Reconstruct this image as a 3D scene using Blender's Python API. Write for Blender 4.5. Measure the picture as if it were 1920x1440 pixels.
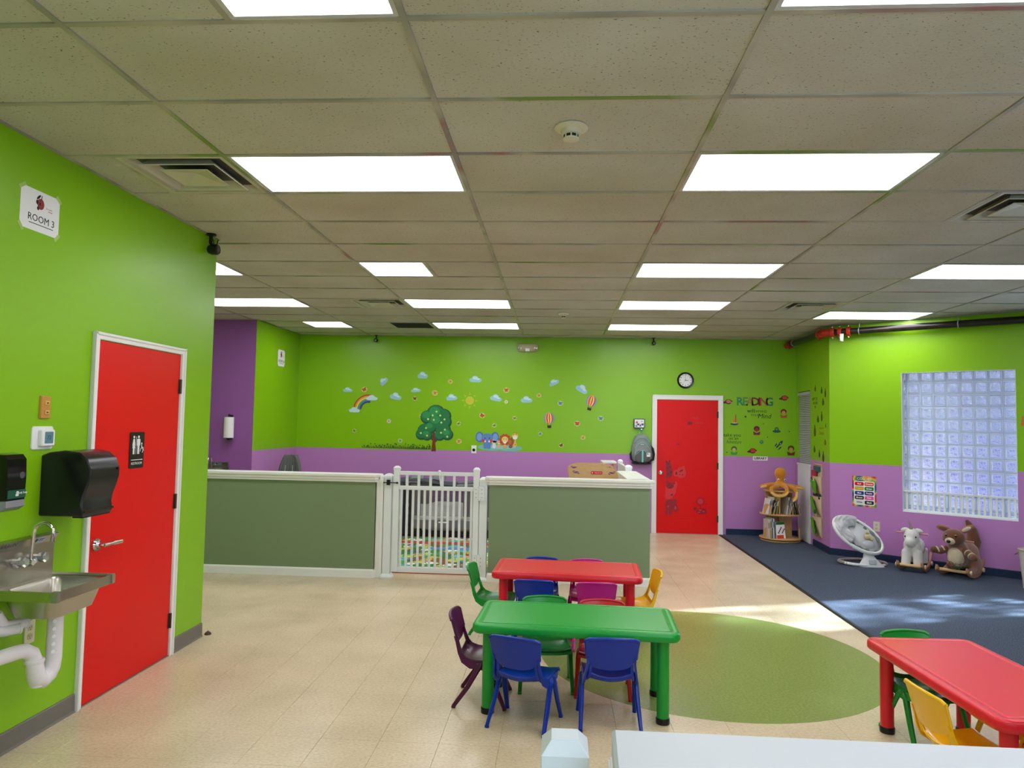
import bpy, bmesh, math, random
from mathutils import Matrix, Vector
random.seed(7)
R = math.radians
SC = bpy.context.scene
COL = SC.collection
for o in list(bpy.data.objects): bpy.data.objects.remove(o)

# ---------------------------------------------------------------- camera
HC = 1.62                    # eye height
CEIL = HC + 1.3753
cam_d = bpy.data.cameras.new('camera'); cam = bpy.data.objects.new('camera', cam_d); COL.objects.link(cam)
cam_d.sensor_fit = 'HORIZONTAL'; cam_d.sensor_width = 36; cam_d.lens = 36 * 1338.6 / 1920
cam_d.clip_start = 0.05
PITCH, YAW, ROLL = 0.0566272, 0.0639216, 0.0184638
M = Matrix.Rotation(YAW, 4, 'Z') @ Matrix.Rotation(math.pi / 2 + PITCH, 4, 'X') @ Matrix.Rotation(ROLL, 4, 'Z')
cam.matrix_world = Matrix.Translation((0, 0, HC)) @ M
SC.camera = cam

# ---------------------------------------------------------------- view, sky, sun
SC.view_settings.view_transform = 'Standard'
SC.view_settings.look = 'None'
SC.view_settings.gamma = 1
SC.view_settings.use_curve_mapping = False
SC.view_settings.exposure = 1.27
PANEL_STRENGTH = 4.6

world = bpy.data.worlds.new('sky'); SC.world = world; world.use_nodes = True
wn = world.node_tree; wn.nodes.clear()
wo = wn.nodes.new('ShaderNodeOutputWorld'); wb = wn.nodes.new('ShaderNodeBackground')
sky = wn.nodes.new('ShaderNodeTexSky'); sky.sky_type = 'NISHITA'; sky.sun_disc = False
sky.sun_elevation = R(27); sky.sun_rotation = R(70); sky.air_density = 1.6; sky.dust_density = 1.5
wb.inputs['Strength'].default_value = 0.25
wn.links.new(sky.outputs[0], wb.inputs[0]); wn.links.new(wb.outputs[0], wo.inputs[0])
sun_d = bpy.data.lights.new('sun', 'SUN'); sun = bpy.data.objects.new('sun', sun_d); COL.objects.link(sun)
sun_d.energy = 24.0; sun_d.angle = R(2.0); sun_d.color = (0.86, 0.93, 1.0)
SUN_FROM = Vector((3.1, 1.05, 1.5)).normalized()
sun.rotation_euler = SUN_FROM.to_track_quat('Z', 'Y').to_euler()

dl = bpy.data.lights.new('rear_window_daylight', 'AREA'); dlo = bpy.data.objects.new('rear_window_daylight', dl); COL.objects.link(dlo)
dl.shape = 'RECTANGLE'; dl.size = 2.3; dl.size_y = 1.4; dl.energy = 40; dl.color = (.50, .74, 1.0)
dlo.location = (2.2, -1.66, 1.75); dlo.rotation_euler = (R(90), 0, 0)     # skylight just outside the window behind the viewer

# ---------------------------------------------------------------- materials
def lin(c):
    return tuple((v / 255 / 12.92) if v / 255 <= .04045 else ((v / 255 + .055) / 1.055) ** 2.4 for v in c) + (1,)
MATS = {}
def mat(name, c, rough=.5, metal=0, spec=.5, bump=None, var=None, emit=0, coat=0, trans=0, ior=1.45, sheen=0):
    """bump=(scale,strength[,distance]); var=(scale,(rgb2),amount) mottles the colour"""
    if name in MATS: return MATS[name]
    m = bpy.data.materials.new(name); m.use_nodes = True; MATS[name] = m
    nt = m.node_tree; b = nt.nodes['Principled BSDF']
    b.inputs['Base Color'].default_value = lin(c); b.inputs['Roughness'].default_value = rough
    b.inputs['Metallic'].default_value = metal; b.inputs['Specular IOR Level'].default_value = spec
    b.inputs['Coat Weight'].default_value = coat; b.inputs['Transmission Weight'].default_value = trans
    b.inputs['IOR'].default_value = ior; b.inputs['Sheen Weight'].default_value = sheen
    tc = nt.nodes.new('ShaderNodeTexCoord')
    if bump:
        n = nt.nodes.new('ShaderNodeTexNoise'); n.inputs['Scale'].default_value = bump[0]; n.inputs['Detail'].default_value = 3
        bp = nt.nodes.new('ShaderNodeBump'); bp.inputs['Strength'].default_value = bump[1]
        bp.inputs['Distance'].default_value = bump[2] if len(bump) > 2 else .002
        nt.links.new(tc.outputs['Object'], n.inputs['Vector']); nt.links.new(n.outputs['Fac'], bp.inputs['Height'])
        nt.links.new(bp.outputs[0], b.inputs['Normal'])
    if var:
        n = nt.nodes.new('ShaderNodeTexNoise'); n.inputs['Scale'].default_value = var[0]; n.inputs['Detail'].default_value = 4
        rp = nt.nodes.new('ShaderNodeValToRGB')
        lo, hi = .5 - .25 / max(var[2], .01) * .5, .5 + .25 / max(var[2], .01) * .5
        rp.color_ramp.elements[0].position = max(0, lo); rp.color_ramp.elements[1].position = min(1, hi)
        rp.color_ramp.elements[0].color = lin(c); rp.color_ramp.elements[1].color = lin(var[1])
        nt.links.new(tc.outputs['Object'], n.inputs['Vector']); nt.links.new(n.outputs['Fac'], rp.inputs[0])
        nt.links.new(rp.outputs[0], b.inputs['Base Color'])
    if emit:
        b.inputs['Emission Color'].default_value = lin(c); b.inputs['Emission Strength'].default_value = emit
    return m
def nodes(m): return m.node_tree, m.node_tree.nodes['Principled BSDF']
def link(nt, a, b): nt.links.new(a, b)
def ramp(nt, stops, interp='LINEAR'):
    r = nt.nodes.new('ShaderNodeValToRGB'); r.color_ramp.interpolation = interp
    e = r.color_ramp.elements
    while len(e) > 1: e.remove(e[-1])
    e[0].position, e[0].color = stops[0][0], lin(stops[0][1])
    for p, c in stops[1:]:
        k = e.new(p); k.color = lin(c)
    return r
def noise(nt, scale, detail=2, coord='Object', sc=None, rough=.5):
    tc = nt.nodes.new('ShaderNodeTexCoord'); n = nt.nodes.new('ShaderNodeTexNoise')
    n.inputs['Scale'].default_value = scale; n.inputs['Detail'].default_value = detail; n.inputs['Roughness'].default_value = rough
    if sc:
        mp = nt.nodes.new('ShaderNodeMapping'); mp.inputs['Scale'].default_value = sc
        link(nt, tc.outputs[coord], mp.inputs[0]); link(nt, mp.outputs[0], n.inputs['Vector'])
    else: link(nt, tc.outputs[coord], n.inputs['Vector'])
    return n
def geo_noise(nt, scale, detail=2, sc=(1, 1, 1), rough=.5):
    g = nt.nodes.new('ShaderNodeNewGeometry'); mp = nt.nodes.new('ShaderNodeMapping'); mp.inputs['Scale'].default_value = sc
    n = nt.nodes.new('ShaderNodeTexNoise'); n.inputs['Scale'].default_value = scale; n.inputs['Detail'].default_value = detail
    n.inputs['Roughness'].default_value = rough
    link(nt, g.outputs['Position'], mp.inputs[0]); link(nt, mp.outputs[0], n.inputs['Vector'])
    return n

GREEN = mat('green wall paint', (132, 186, 6), .33, bump=(45, .12, .002))
PURPLE = mat('purple wall paint', (184, 126, 188), .36, bump=(45, .12, .002))
DPURPLE = mat('deep purple wall paint', (150, 92, 158), .36, bump=(45, .12, .002))
SAGE = mat('sage wall paint', (124, 142, 106), .42, bump=(40, .12, .002))
WHITE = mat('white trim paint', (235, 234, 228), .3)
VINYL = mat('white vinyl', (228, 232, 230), .3)
RED = mat('red door paint', (222, 8, 6), .36, spec=.3, bump=(30, .1, .002))
NAVY = mat('navy cove base', (22, 42, 72), .4)
GREYBASE = mat('grey cove base', (112, 106, 98), .45)
BLACK = mat('black plastic', (14, 14, 15), .32)
MBLACK = mat('matt black', (10, 10, 11), .6)
STEEL = mat('brushed steel', (176, 172, 160), .3, metal=1, bump=(90, .08))
CHROME = mat('chrome', (225, 225, 225), .08, metal=1)
NICKEL = mat('satin nickel', (190, 185, 175), .25, metal=1)
HINGE = mat('dark bronze hinge', (84, 66, 52), .4, metal=.7)
PAPER = mat('white paper', (236, 236, 234), .7)
INK = mat('black ink', (16, 16, 18), .6)
IVORY = mat('ivory plastic', (214, 206, 178), .4)
WHITEPL = mat('white plastic', (232, 232, 230), .35)
PVC = mat('white insulated pipe cover', (226, 218, 220), .55, bump=(60, .3, .002))
WOOD = mat('birch plywood', (196, 152, 98), .45)
def wood_grain(m, a, b, sc=(1, 1, 14)):
    nt, p = nodes(m); n = noise(nt, 9, 4, sc=sc); r = ramp(nt, [(.3, a), (.7, b)]); link(nt, n.outputs['Fac'], r.inputs[0]); link(nt, r.outputs[0], p.inputs['Base Color'])
wood_grain(WOOD, (206, 166, 112), (184, 138, 84), (14, 14, 1.5))
ROSEWOOD = mat('rosy rocker wood', (176, 130, 100), .5); wood_grain(ROSEWOOD, (190, 146, 116), (160, 112, 84), (3, 20, 20))
BARKWOOD = mat('pale pine bar', (214, 176, 120), .5)

def cell_attr(m_):
    return m_
# acoustic tile: off-white mineral fibre with dark pinholes and short fissures
TILE = mat('mineral fibre ceiling tile', (196, 190, 168), .9, spec=.1)
nt, p = nodes(TILE)
n1 = geo_noise(nt, 75, 1.5, (1, 2.0, 1)); n2 = geo_noise(nt, 1.3, 3)
r1 = ramp(nt, [(0, (84, 76, 58)), (.29, (120, 112, 92)), (.33, (204, 200, 188)), (1, (210, 206, 194))])
link(nt, n1.outputs['Fac'], r1.inputs[0])
r2 = ramp(nt, [(.3, (235, 232, 220)), (.7, (255, 255, 255))]); link(nt, n2.outputs['Fac'], r2.inputs[0])
mx = nt.nodes.new('ShaderNodeMix'); mx.data_type = 'RGBA'; mx.blend_type = 'MULTIPLY'; mx.inputs[0].default_value = 1
link(nt, r1.outputs[0], mx.inputs[6]); link(nt, r2.outputs[0], mx.inputs[7]); link(nt, mx.outputs[2], p.inputs['Base Color'])
bp = nt.nodes.new('ShaderNodeBump'); bp.inputs['Strength'].default_value = .6; bp.inputs['Distance'].default_value = .003
link(nt, n1.outputs['Fac'], bp.inputs['Height']); link(nt, bp.outputs[0], p.inputs['Normal'])
# tee bars with stray overspray of wall paint
TEE = mat('painted ceiling tee', (190, 186, 170), .4)
nt, p = nodes(TEE); n = geo_noise(nt, .9, 2, (1, 1.0, 1)); r = ramp(nt, [(0, (116, 138, 60)), (.36, (122, 146, 62)), (.42, (178, 174, 150)), (.5, (150, 146, 132)), (.58, (186, 180, 160)), (.64, (160, 150, 140)), (.68, (168, 108, 100)), (.72, (140, 146, 150)), (1, (110, 120, 128))])
link(nt, n.outputs['Fac'], r.inputs[0]); link(nt, r.outputs[0], p.inputs['Base Color'])
# vinyl floor tile
VCT = mat('beige vinyl floor tile', (206, 186, 150), .23, spec=.5)
nt, p = nodes(VCT)
n = geo_noise(nt, 55, 4, (1, 1.6, 1), .7); r = ramp(nt, [(.3, (200, 178, 144)), (.5, (217, 198, 166)), (.72, (229, 213, 185))]); link(nt, n.outputs['Fac'], r.inputs[0])
n2 = geo_noise(nt, 2.2, 3); r2 = ramp(nt, [(.3, (236, 236, 232)), (.7, (255, 255, 255))]); link(nt, n2.outputs['Fac'], r2.inputs[0])
mx = nt.nodes.new('ShaderNodeMix'); mx.data_type = 'RGBA'; mx.blend_type = 'MULTIPLY'; mx.inputs[0].default_value = 1
link(nt, r.outputs[0], mx.inputs[6]); link(nt, r2.outputs[0], mx.inputs[7]); link(nt, mx.outputs[2], p.inputs['Base Color'])
bp = nt.nodes.new('ShaderNodeBump'); bp.inputs['Strength'].default_value = .03; bp.inputs['Distance'].default_value = .001
n3 = geo_noise(nt, 14, 2); link(nt, n3.outputs['Fac'], bp.inputs['Height']); link(nt, bp.outputs[0], p.inputs['Normal'])
p.inputs['Roughness'].default_value = .27
OVAL = mat('olive green sheet vinyl', (128, 142, 72), .25)
nt, p = nodes(OVAL); n = geo_noise(nt, 60, 4, (1, 1.6, 1), .7); r = ramp(nt, [(.3, (112, 128, 62)), (.7, (146, 158, 86))]); link(nt, n.outputs['Fac'], r.inputs[0])
n2 = geo_noise(nt, 1.6, 4); r2 = ramp(nt, [(.55, (0, 0, 0)), (.75, (90, 90, 90))]); link(nt, n2.outputs['Fac'], r2.inputs[0])
mx = nt.nodes.new('ShaderNodeMix'); mx.data_type = 'RGBA'; link(nt, r2.outputs[0], mx.inputs[0]); link(nt, r.outputs[0], mx.inputs[6]); mx.inputs[7].default_value = lin((176, 186, 130)); link(nt, mx.outputs[2], p.inputs['Base Color'])
CARPET = mat('blue grey carpet', (62, 74, 96), .95, spec=.1)
nt, p = nodes(CARPET); n = geo_noise(nt, 130, 3); r = ramp(nt, [(.3, (40, 46, 56)), (.55, (76, 85, 100)), (.75, (110, 119, 132))]); link(nt, n.outputs['Fac'], r.inputs[0]); link(nt, r.outputs[0], p.inputs['Base Color'])
bp = nt.nodes.new('ShaderNodeBump'); bp.inputs['Strength'].default_value = .5; bp.inputs['Distance'].default_value = .004; link(nt, n.outputs['Fac'], bp.inputs['Height']); link(nt, bp.outputs[0], p.inputs['Normal'])
# printed play mat
MAT_ = mat('printed foam mat', (200, 200, 200), .45)
nt, p = nodes(MAT_); g = nt.nodes.new('ShaderNodeNewGeometry'); mp = nt.nodes.new('ShaderNodeMapping'); mp.inputs['Rotation'].default_value = (0, 0, R(32)); mp.inputs['Scale'].default_value = (1, .8, 1)
v = nt.nodes.new('ShaderNodeTexVoronoi'); v.distance = 'CHEBYCHEV'; v.inputs['Scale'].default_value = 8; v.inputs['Randomness'].default_value = .55
link(nt, g.outputs['Position'], mp.inputs[0]); link(nt, mp.outputs[0], v.inputs['Vector'])
sp = nt.nodes.new('ShaderNodeSeparateColor'); link(nt, v.outputs['Color'], sp.inputs[0])
r = ramp(nt, [(0, (40, 120, 50)), (.14, (222, 190, 60)), (.26, (150, 60, 50)), (.33, (244, 244, 236)), (.48, (70, 160, 80)), (.58, (226, 150, 100)), (.68, (110, 180, 200)), (.78, (90, 60, 110)), (.87, (190, 210, 90)), (.94, (240, 240, 236))], 'CONSTANT')
link(nt, sp.outputs[0], r.inputs[0])
v2 = nt.nodes.new('ShaderNodeTexVoronoi'); v2.feature = 'DISTANCE_TO_EDGE'; v2.inputs['Scale'].default_value = 9; link(nt, mp.outputs[0], v2.inputs['Vector'])
r2 = ramp(nt, [(0, (255, 255, 255)), (.05, (0, 0, 0))], 'CONSTANT'); link(nt, v2.outputs[0], r2.inputs[0])
mx = nt.nodes.new('ShaderNodeMix'); mx.data_type = 'RGBA'; link(nt, r2.outputs[0], mx.inputs[0]); link(nt, r.outputs[0], mx.inputs[6]); mx.inputs[7].default_value = lin((60, 140, 60)); link(nt, mx.outputs[2], p.inputs['Base Color'])
# lamp diffuser: prismatic lens lit by two tubes
LENS = bpy.data.materials.new('lit prismatic lens'); LENS.use_nodes = True
nt = LENS.node_tree; nt.nodes.clear(); o_ = nt.nodes.new('ShaderNodeOutputMaterial'); e_ = nt.nodes.new('ShaderNodeEmission')
tc = nt.nodes.new('ShaderNodeTexCoord'); sx = nt.nodes.new('ShaderNodeSeparateXYZ'); link(nt, tc.outputs['Object'], sx.inputs[0])
mm = nt.nodes.new('ShaderNodeMath'); mm.operation = 'MULTIPLY'; mm.inputs[1].default_value = 21; link(nt, sx.outputs['Y'], mm.inputs[0])
cs = nt.nodes.new('ShaderNodeMath'); cs.operation = 'COSINE'; link(nt, mm.outputs[0], cs.inputs[0])
mr = nt.nodes.new('ShaderNodeMapRange'); mr.inputs[1].default_value = -1; mr.inputs[2].default_value = 1; mr.inputs[3].default_value = PANEL_STRENGTH * 1.12; mr.inputs[4].default_value = PANEL_STRENGTH * .82
link(nt, cs.outputs[0], mr.inputs[0]); link(nt, mr.outputs[0], e_.inputs[1]); e_.inputs[0].default_value = (1, .985, 1.04, 1); link(nt, e_.outputs[0], o_.inputs[0])

# glass blocks: thick wavy glass, with a see-through noise mask added to shape the sun patches
def glass_block_mat(name, clear):
    m = bpy.data.materials.new(name); m.use_nodes = True; nt = m.node_tree; nt.nodes.clear()
    N = nt.nodes.new; o = N('ShaderNodeOutputMaterial')
    tc = N('ShaderNodeTexCoord'); n = N('ShaderNodeTexNoise'); n.inputs['Scale'].default_value = 34; n.inputs['Detail'].default_value = 1.5; n.inputs['Distortion'].default_value = 1.6
    link(nt, tc.outputs['Object'], n.inputs['Vector'])
    b = N('ShaderNodeBump'); b.inputs['Strength'].default_value = 1; b.inputs['Distance'].default_value = .02; link(nt, n.outputs['Fac'], b.inputs['Height'])
    gl = N('ShaderNodeBsdfGlass'); gl.inputs['Roughness'].default_value = .06; gl.inputs['IOR'].default_value = 1.12; gl.inputs['Color'].default_value = (.86, .93, 1, 1); link(nt, b.outputs[0], gl.inputs['Normal'])
    fr = N('ShaderNodeBsdfTranslucent'); fr.inputs[0].default_value = (.80, .88, 1, 1)
    gs = N('ShaderNodeBsdfGlossy'); gs.inputs['Roughness'].default_value = .12; gs.inputs[0].default_value = (.9, .95, 1, 1)
    # moulded ripple only in the middle of the face; the rim is frosted by the seal
    sx = N('ShaderNodeSeparateXYZ'); link(nt, tc.outputs['Object'], sx.inputs[0])
    ax = N('ShaderNodeMath'); ax.operation = 'ABSOLUTE'; link(nt, sx.outputs['X'], ax.inputs[0]); ay = N('ShaderNodeMath'); ay.operation = 'ABSOLUTE'; link(nt, sx.outputs['Y'], ay.inputs[0])
    mxx = N('ShaderNodeMath'); mxx.operation = 'MAXIMUM'; link(nt, ax.outputs[0], mxx.inputs[0]); link(nt, ay.outputs[0], mxx.inputs[1])
    lt = N('ShaderNodeMath'); lt.operation = 'LESS_THAN'; lt.inputs[1].default_value = .047; link(nt, mxx.outputs[0], lt.inputs[0])
    pr = N('ShaderNodeMapRange'); pr.inputs[1].default_value = .46; pr.inputs[2].default_value = .54; pr.inputs[3].default_value = .35; pr.inputs[4].default_value = 1; link(nt, n.outputs['Fac'], pr.inputs[0])
    ml = N('ShaderNodeMath'); ml.operation = 'MULTIPLY'; link(nt, lt.outputs[0], ml.inputs[0]); link(nt, pr.outputs[0], ml.inputs[1])
    ad = N('ShaderNodeMath'); ad.operation = 'MAXIMUM'; ad.inputs[1].default_value = .12; link(nt, ml.outputs[0], ad.inputs[0])
    m1 = N('ShaderNodeMixShader'); link(nt, ad.outputs[0], m1.inputs[0]); link(nt, fr.outputs[0], m1.inputs[1]); link(nt, gl.outputs[0], m1.inputs[2])
    m2 = N('ShaderNodeMixShader'); m2.inputs[0].default_value = .05; link(nt, m1.outputs[0], m2.inputs[1]); link(nt, gs.outputs[0], m2.inputs[2])
    tr = N('ShaderNodeBsdfTransparent'); tr.inputs[0].default_value = (.85, .93, 1, 1)
    g = N('ShaderNodeNewGeometry'); n2 = N('ShaderNodeTexNoise'); n2.inputs['Scale'].default_value = 3.2; n2.inputs['Detail'].default_value = 3
    mp = N('ShaderNodeMapping'); mp.inputs['Scale'].default_value = (1, 1, 1.6); link(nt, g.outputs['Position'], mp.inputs[0]); link(nt, mp.outputs[0], n2.inputs['Vector'])
    mr = N('ShaderNodeMapRange'); mr.inputs[1].default_value = .36; mr.inputs[2].default_value = .60; mr.inputs[3].default_value = 0; mr.inputs[4].default_value = clear; link(nt, n2.outputs['Fac'], mr.inputs[0])
    mx = N('ShaderNodeMixShader'); link(nt, mr.outputs[0], mx.inputs[0]); link(nt, m2.outputs[0], mx.inputs[1]); link(nt, tr.outputs[0], mx.inputs[2])
    link(nt, mx.outputs[0], o.inputs[0]); return m
GB1 = glass_block_mat('rippled glass block', .06)
GB2 = glass_block_mat('clear glass block', 1.0)  # unseen window's blocks made clearer so the sun patch comes through
MORTAR = mat('pale grey mortar', (186, 200, 214), .8)

# ---------------------------------------------------------------- mesh builder
class MB:
    def __init__(s): s.v = []; s.f = []; s.m = []; s.mi = 0; s.T = Matrix.Identity(4)
    def add(s, vs, fs):
        n = len(s.v); s.v += [tuple(s.T @ Vector(v)) for v in vs]; s.f += [tuple(i + n for i in f) for f in fs]; s.m += [s.mi] * len(fs); return s
    def box(s, x0, y0, z0, x1, y1, z1):
        x0, x1 = sorted((x0, x1)); y0, y1 = sorted((y0, y1)); z0, z1 = sorted((z0, z1))
        return s.add([(x0, y0, z0), (x1, y0, z0), (x1, y1, z0), (x0, y1, z0), (x0, y0, z1), (x1, y0, z1), (x1, y1, z1), (x0, y1, z1)],
                     [(0, 3, 2, 1), (4, 5, 6, 7), (0, 1, 5, 4), (1, 2, 6, 5), (2, 3, 7, 6), (3, 0, 4, 7)])
    def loft(s, rings, cap=True, closed=True):
        n = len(rings[0]); vs = [p for r in rings for p in r]; fs = []
        for i in range(len(rings) - 1):
            for j in range(n if closed else n - 1):
                k = (j + 1) % n; fs.append((i * n + j, i * n + k, (i + 1) * n + k, (i + 1) * n + j))
        if cap: fs.append(tuple(range(n - 1, -1, -1))); fs.append(tuple((len(rings) - 1) * n + j for j in range(n)))
        return s.add(vs, fs)
    def rr(s, w, d, r, prof, cx=0, cy=0, seg=5, cap=True):
        """rounded rectangle lofted through (inset,z) pairs"""
        rings = []
        for ins, z in prof:
            hw, hd, rr_ = w / 2 - ins, d / 2 - ins, max(r - ins, .0004); ring = []
            for qx, qy, a0 in ((1, 1, 0), (-1, 1, 90), (-1, -1, 180), (1, -1, 270)):
                for k in range(seg + 1):
                    a = R(a0 + 90 * k / seg); ring.append((cx + qx * (hw - rr_) + rr_ * math.cos(a), cy + qy * (hd - rr_) + rr_ * math.sin(a), z))
            rings.append(ring)
        return s.loft(rings, cap)
    def lathe(s, prof, c=(0, 0, 0), n=20, axis='z', cap=True):
        rings = []
        for r, h in prof:
            ring = []
            for k in range(n):
                a = 2 * math.pi * k / n; x, y = r * math.cos(a), r * math.sin(a)
                if axis == 'z': p = (x, y, h)
                elif axis == 'x': p = (h, x, y)
                else: p = (y, h, x)
                ring.append((p[0] + c[0], p[1] + c[1], p[2] + c[2]))
            rings.append(ring)
        return s.loft(rings, cap)
    def cyl(s, r, h0, h1, c=(0, 0, 0), n=16, axis='z'): return s.lathe([(r, h0), (r, h1)], c, n, axis)
    def tube(s, pts, r, n=10, flat=1, closed=False):
        pts = [Vector(p) for p in pts]; N = len(pts)
        rs = r if isinstance(r, (list, tuple)) else [r] * N
        rings = []; up = None
        for i, p in enumerate(pts):
            a = pts[i - 1] if (i > 0 or closed) else p; b = pts[(i + 1) % N] if (i < N - 1 or closed) else p
            t = (b - a).normalized()
            if up is None: up = Vector((0, 0, 1)) if abs(t.z) < .9 else Vector((1, 0, 0))
            s1 = t.cross(up).normalized(); up = s1.cross(t).normalized()
            rings.append([tuple(p + s1 * (rs[i] * math.cos(2 * math.pi * k / n)) + up * (rs[i] * flat * math.sin(2 * math.pi * k / n))) for k in range(n)])
        if closed: rings.append(rings[0])
        return s.loft(rings, not closed)
    def ell(s, c, r, nu=16, nv=10, M=None):
        vs = []; fs = []
        T = M or Matrix.Identity(3)
        for i in range(nv + 1):
            t = math.pi * i / nv
            for j in range(nu):
                a = 2 * math.pi * j / nu
                q = T @ Vector((r[0] * math.sin(t) * math.cos(a), r[1] * math.sin(t) * math.sin(a), r[2] * math.cos(t)))
                vs.append((q[0] + c[0], q[1] + c[1], q[2] + c[2]))
        for i in range(nv):
            for j in range(nu):
                k = (j + 1) % nu; fs.append((i * nu + j, (i + 1) * nu + j, (i + 1) * nu + k, i * nu + k))
        return s.add(vs, fs)
    def prism(s, poly, z0, z1):
        n = len(poly); a = sum(poly[i][0] * poly[(i + 1) % n][1] - poly[(i + 1) % n][0] * poly[i][1] for i in range(n))
        if a < 0: poly = poly[::-1]
        return s.loft([[(x, y, z0) for x, y in poly], [(x, y, z1) for x, y in poly]])
    def sheet(s, f, nu, nv, t):
        """solid sheet of thickness t over u,v in 0..1"""
        P = [[Vector(f(i / nu, j / nv)) for j in range(nv + 1)] for i in range(nu + 1)]
        Nn = [[None] * (nv + 1) for _ in range(nu + 1)]
        for i in range(nu + 1):
            for j in range(nv + 1):
                du = P[min(i + 1, nu)][j] - P[max(i - 1, 0)][j]; dv = P[i][min(j + 1, nv)] - P[i][max(j - 1, 0)]
                c = du.cross(dv); Nn[i][j] = c.normalized() if c.length > 1e-9 else Vector((0, 0, 1))
        w = nv + 1; K = (nu + 1) * w
        vs = [tuple(P[i][j] + Nn[i][j] * t / 2) for i in range(nu + 1) for j in range(w)] + [tuple(P[i][j] - Nn[i][j] * t / 2) for i in range(nu + 1) for j in range(w)]
        fs = []
        for i in range(nu):
            for j in range(nv):
                a, b, c, d = i * w + j, (i + 1) * w + j, (i + 1) * w + j + 1, i * w + j + 1
                fs.append((a, b, c, d)); fs.append((a + K, d + K, c + K, b + K))
        for i in range(nu):
            a, b = i * w, (i + 1) * w; fs.append((a, a + K, b + K, b))
            a, b = i * w + nv, (i + 1) * w + nv; fs.append((a, b, b + K, a + K))
        for j in range(nv):
            a, b = j, j + 1; fs.append((a, b, b + K, a + K))
            a, b = nu * w + j, nu * w + j + 1; fs.append((a, a + K, b + K, b))
        return s.add(vs, fs)
    def build(s, name, mats, parent=None, smooth=False, bevel=0, seg=2, auto=40, remesh=0):
        me = bpy.data.meshes.new(name); me.from_pydata(s.v, [], s.f)
        for m_ in (mats if isinstance(mats, (list, tuple)) else [mats]): me.materials.append(m_)
        for i, k in enumerate(s.m): me.polygons[i].material_index = k
        bm = bmesh.new(); bm.from_mesh(me); bmesh.ops.remove_doubles(bm, verts=bm.verts, dist=1e-6)
        bmesh.ops.recalc_face_normals(bm, faces=bm.faces)
        if bevel: bmesh.ops.bevel(bm, geom=[e for e in bm.edges if len(e.link_faces) == 2 and e.calc_face_angle(0) > R(30)], offset=bevel, segments=seg, affect='EDGES', clamp_overlap=True)
        bm.to_mesh(me); bm.free()
        if smooth:
            me.polygons.foreach_set('use_smooth', [True] * len(me.polygons))
            if auto < 180: me.set_sharp_from_angle(angle=R(auto))
        me.update()
        o = bpy.data.objects.new(name, me); COL.objects.link(o)
        if parent: o.parent = parent
        if remesh:
            r_ = o.modifiers.new('r', 'REMESH'); r_.mode = 'VOXEL'; r_.voxel_size = remesh; r_.use_smooth_shade = True
            k = o.modifiers.new('s', 'SMOOTH'); k.iterations = 6; k.factor = .6
        return o
def tag(o, label=None, cat=None, group=None, kind=None):
    for k, v_ in (('label', label), ('category', cat), ('group', group), ('kind', kind)):
        if v_: o[k] = v_
    return o
def empty(name, label=None, cat=None, group=None, loc=(0, 0, 0), rz=0, mtx=None, kind=None):
    o = bpy.data.objects.new(name, None); COL.objects.link(o); o.empty_display_size = .05
    if mtx is not None: o.matrix_world = mtx
    else: o.location = loc; o.rotation_euler = (0, 0, rz)
    return tag(o, label, cat, group, kind)
def copy_tree(o, parent=None):
    c = o.copy(); COL.objects.link(c)
    if parent: c.parent = parent
    for ch in list(o.children): copy_tree(ch, c)
    return c
def frame(o, u, w):
    """local X=u along a wall, Y=up, Z=w out of the wall"""
    u = Vector(u).normalized(); w = Vector(w).normalized(); v_ = Vector((0, 0, 1))
    m = Matrix.Identity(4)
    for i in range(3): m[i][0] = u[i]; m[i][1] = v_[i]; m[i][2] = w[i]; m[i][3] = o[i]
    return m
def text(body, size, parent, m, name='lettering', at=(0, 0, 0), align='CENTER', depth=.0006, bold=0, shear=0, width=None):
    cu = bpy.data.curves.new(name, 'FONT'); cu.body = body; cu.size = size; cu.align_x = align; cu.align_y = 'CENTER'; cu.extrude = depth; cu.offset = bold; cu.shear = shear; cu.resolution_u = 2
    t = bpy.data.objects.new(name, cu); me = bpy.data.meshes.new_from_object(t); bpy.data.objects.remove(t); bpy.data.curves.remove(cu)
    if width:
        xs = [v_.co.x for v_ in me.vertices]; k = width / max(max(xs) - min(xs), 1e-6)
        for v_ in me.vertices: v_.co.x *= k
    me.materials.clear(); me.materials.append(m); me.name = name
    o = bpy.data.objects.new(name, me); COL.objects.link(o)
    if parent: o.parent = parent
    o.location = at; return o

# ---------------------------------------------------------------- room shell
YB = 11.15; XL = -2.63; YN = 5.27; YR = -1.5; XR = 6.6; XF = -6.2
P0 = Vector((3.57, 9.63, 0)); D = Vector((.777, -.629, 0)).normalized(); W = Vector((-D[1] * -1, -D[0], 0)); W = Vector((D[1], -D[0], 0))
SD = Vector((-.0526, -.9986, 0)).normalized(); SW = Vector((SD[1], -SD[0], 0))   # side wall from the back corner
P1 = P0 + D * ((XR - P0.x) / D.x)
TOP = CEIL + .03
SPLIT = 1.2
st = lambda o: tag(o, kind='structure')

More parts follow.
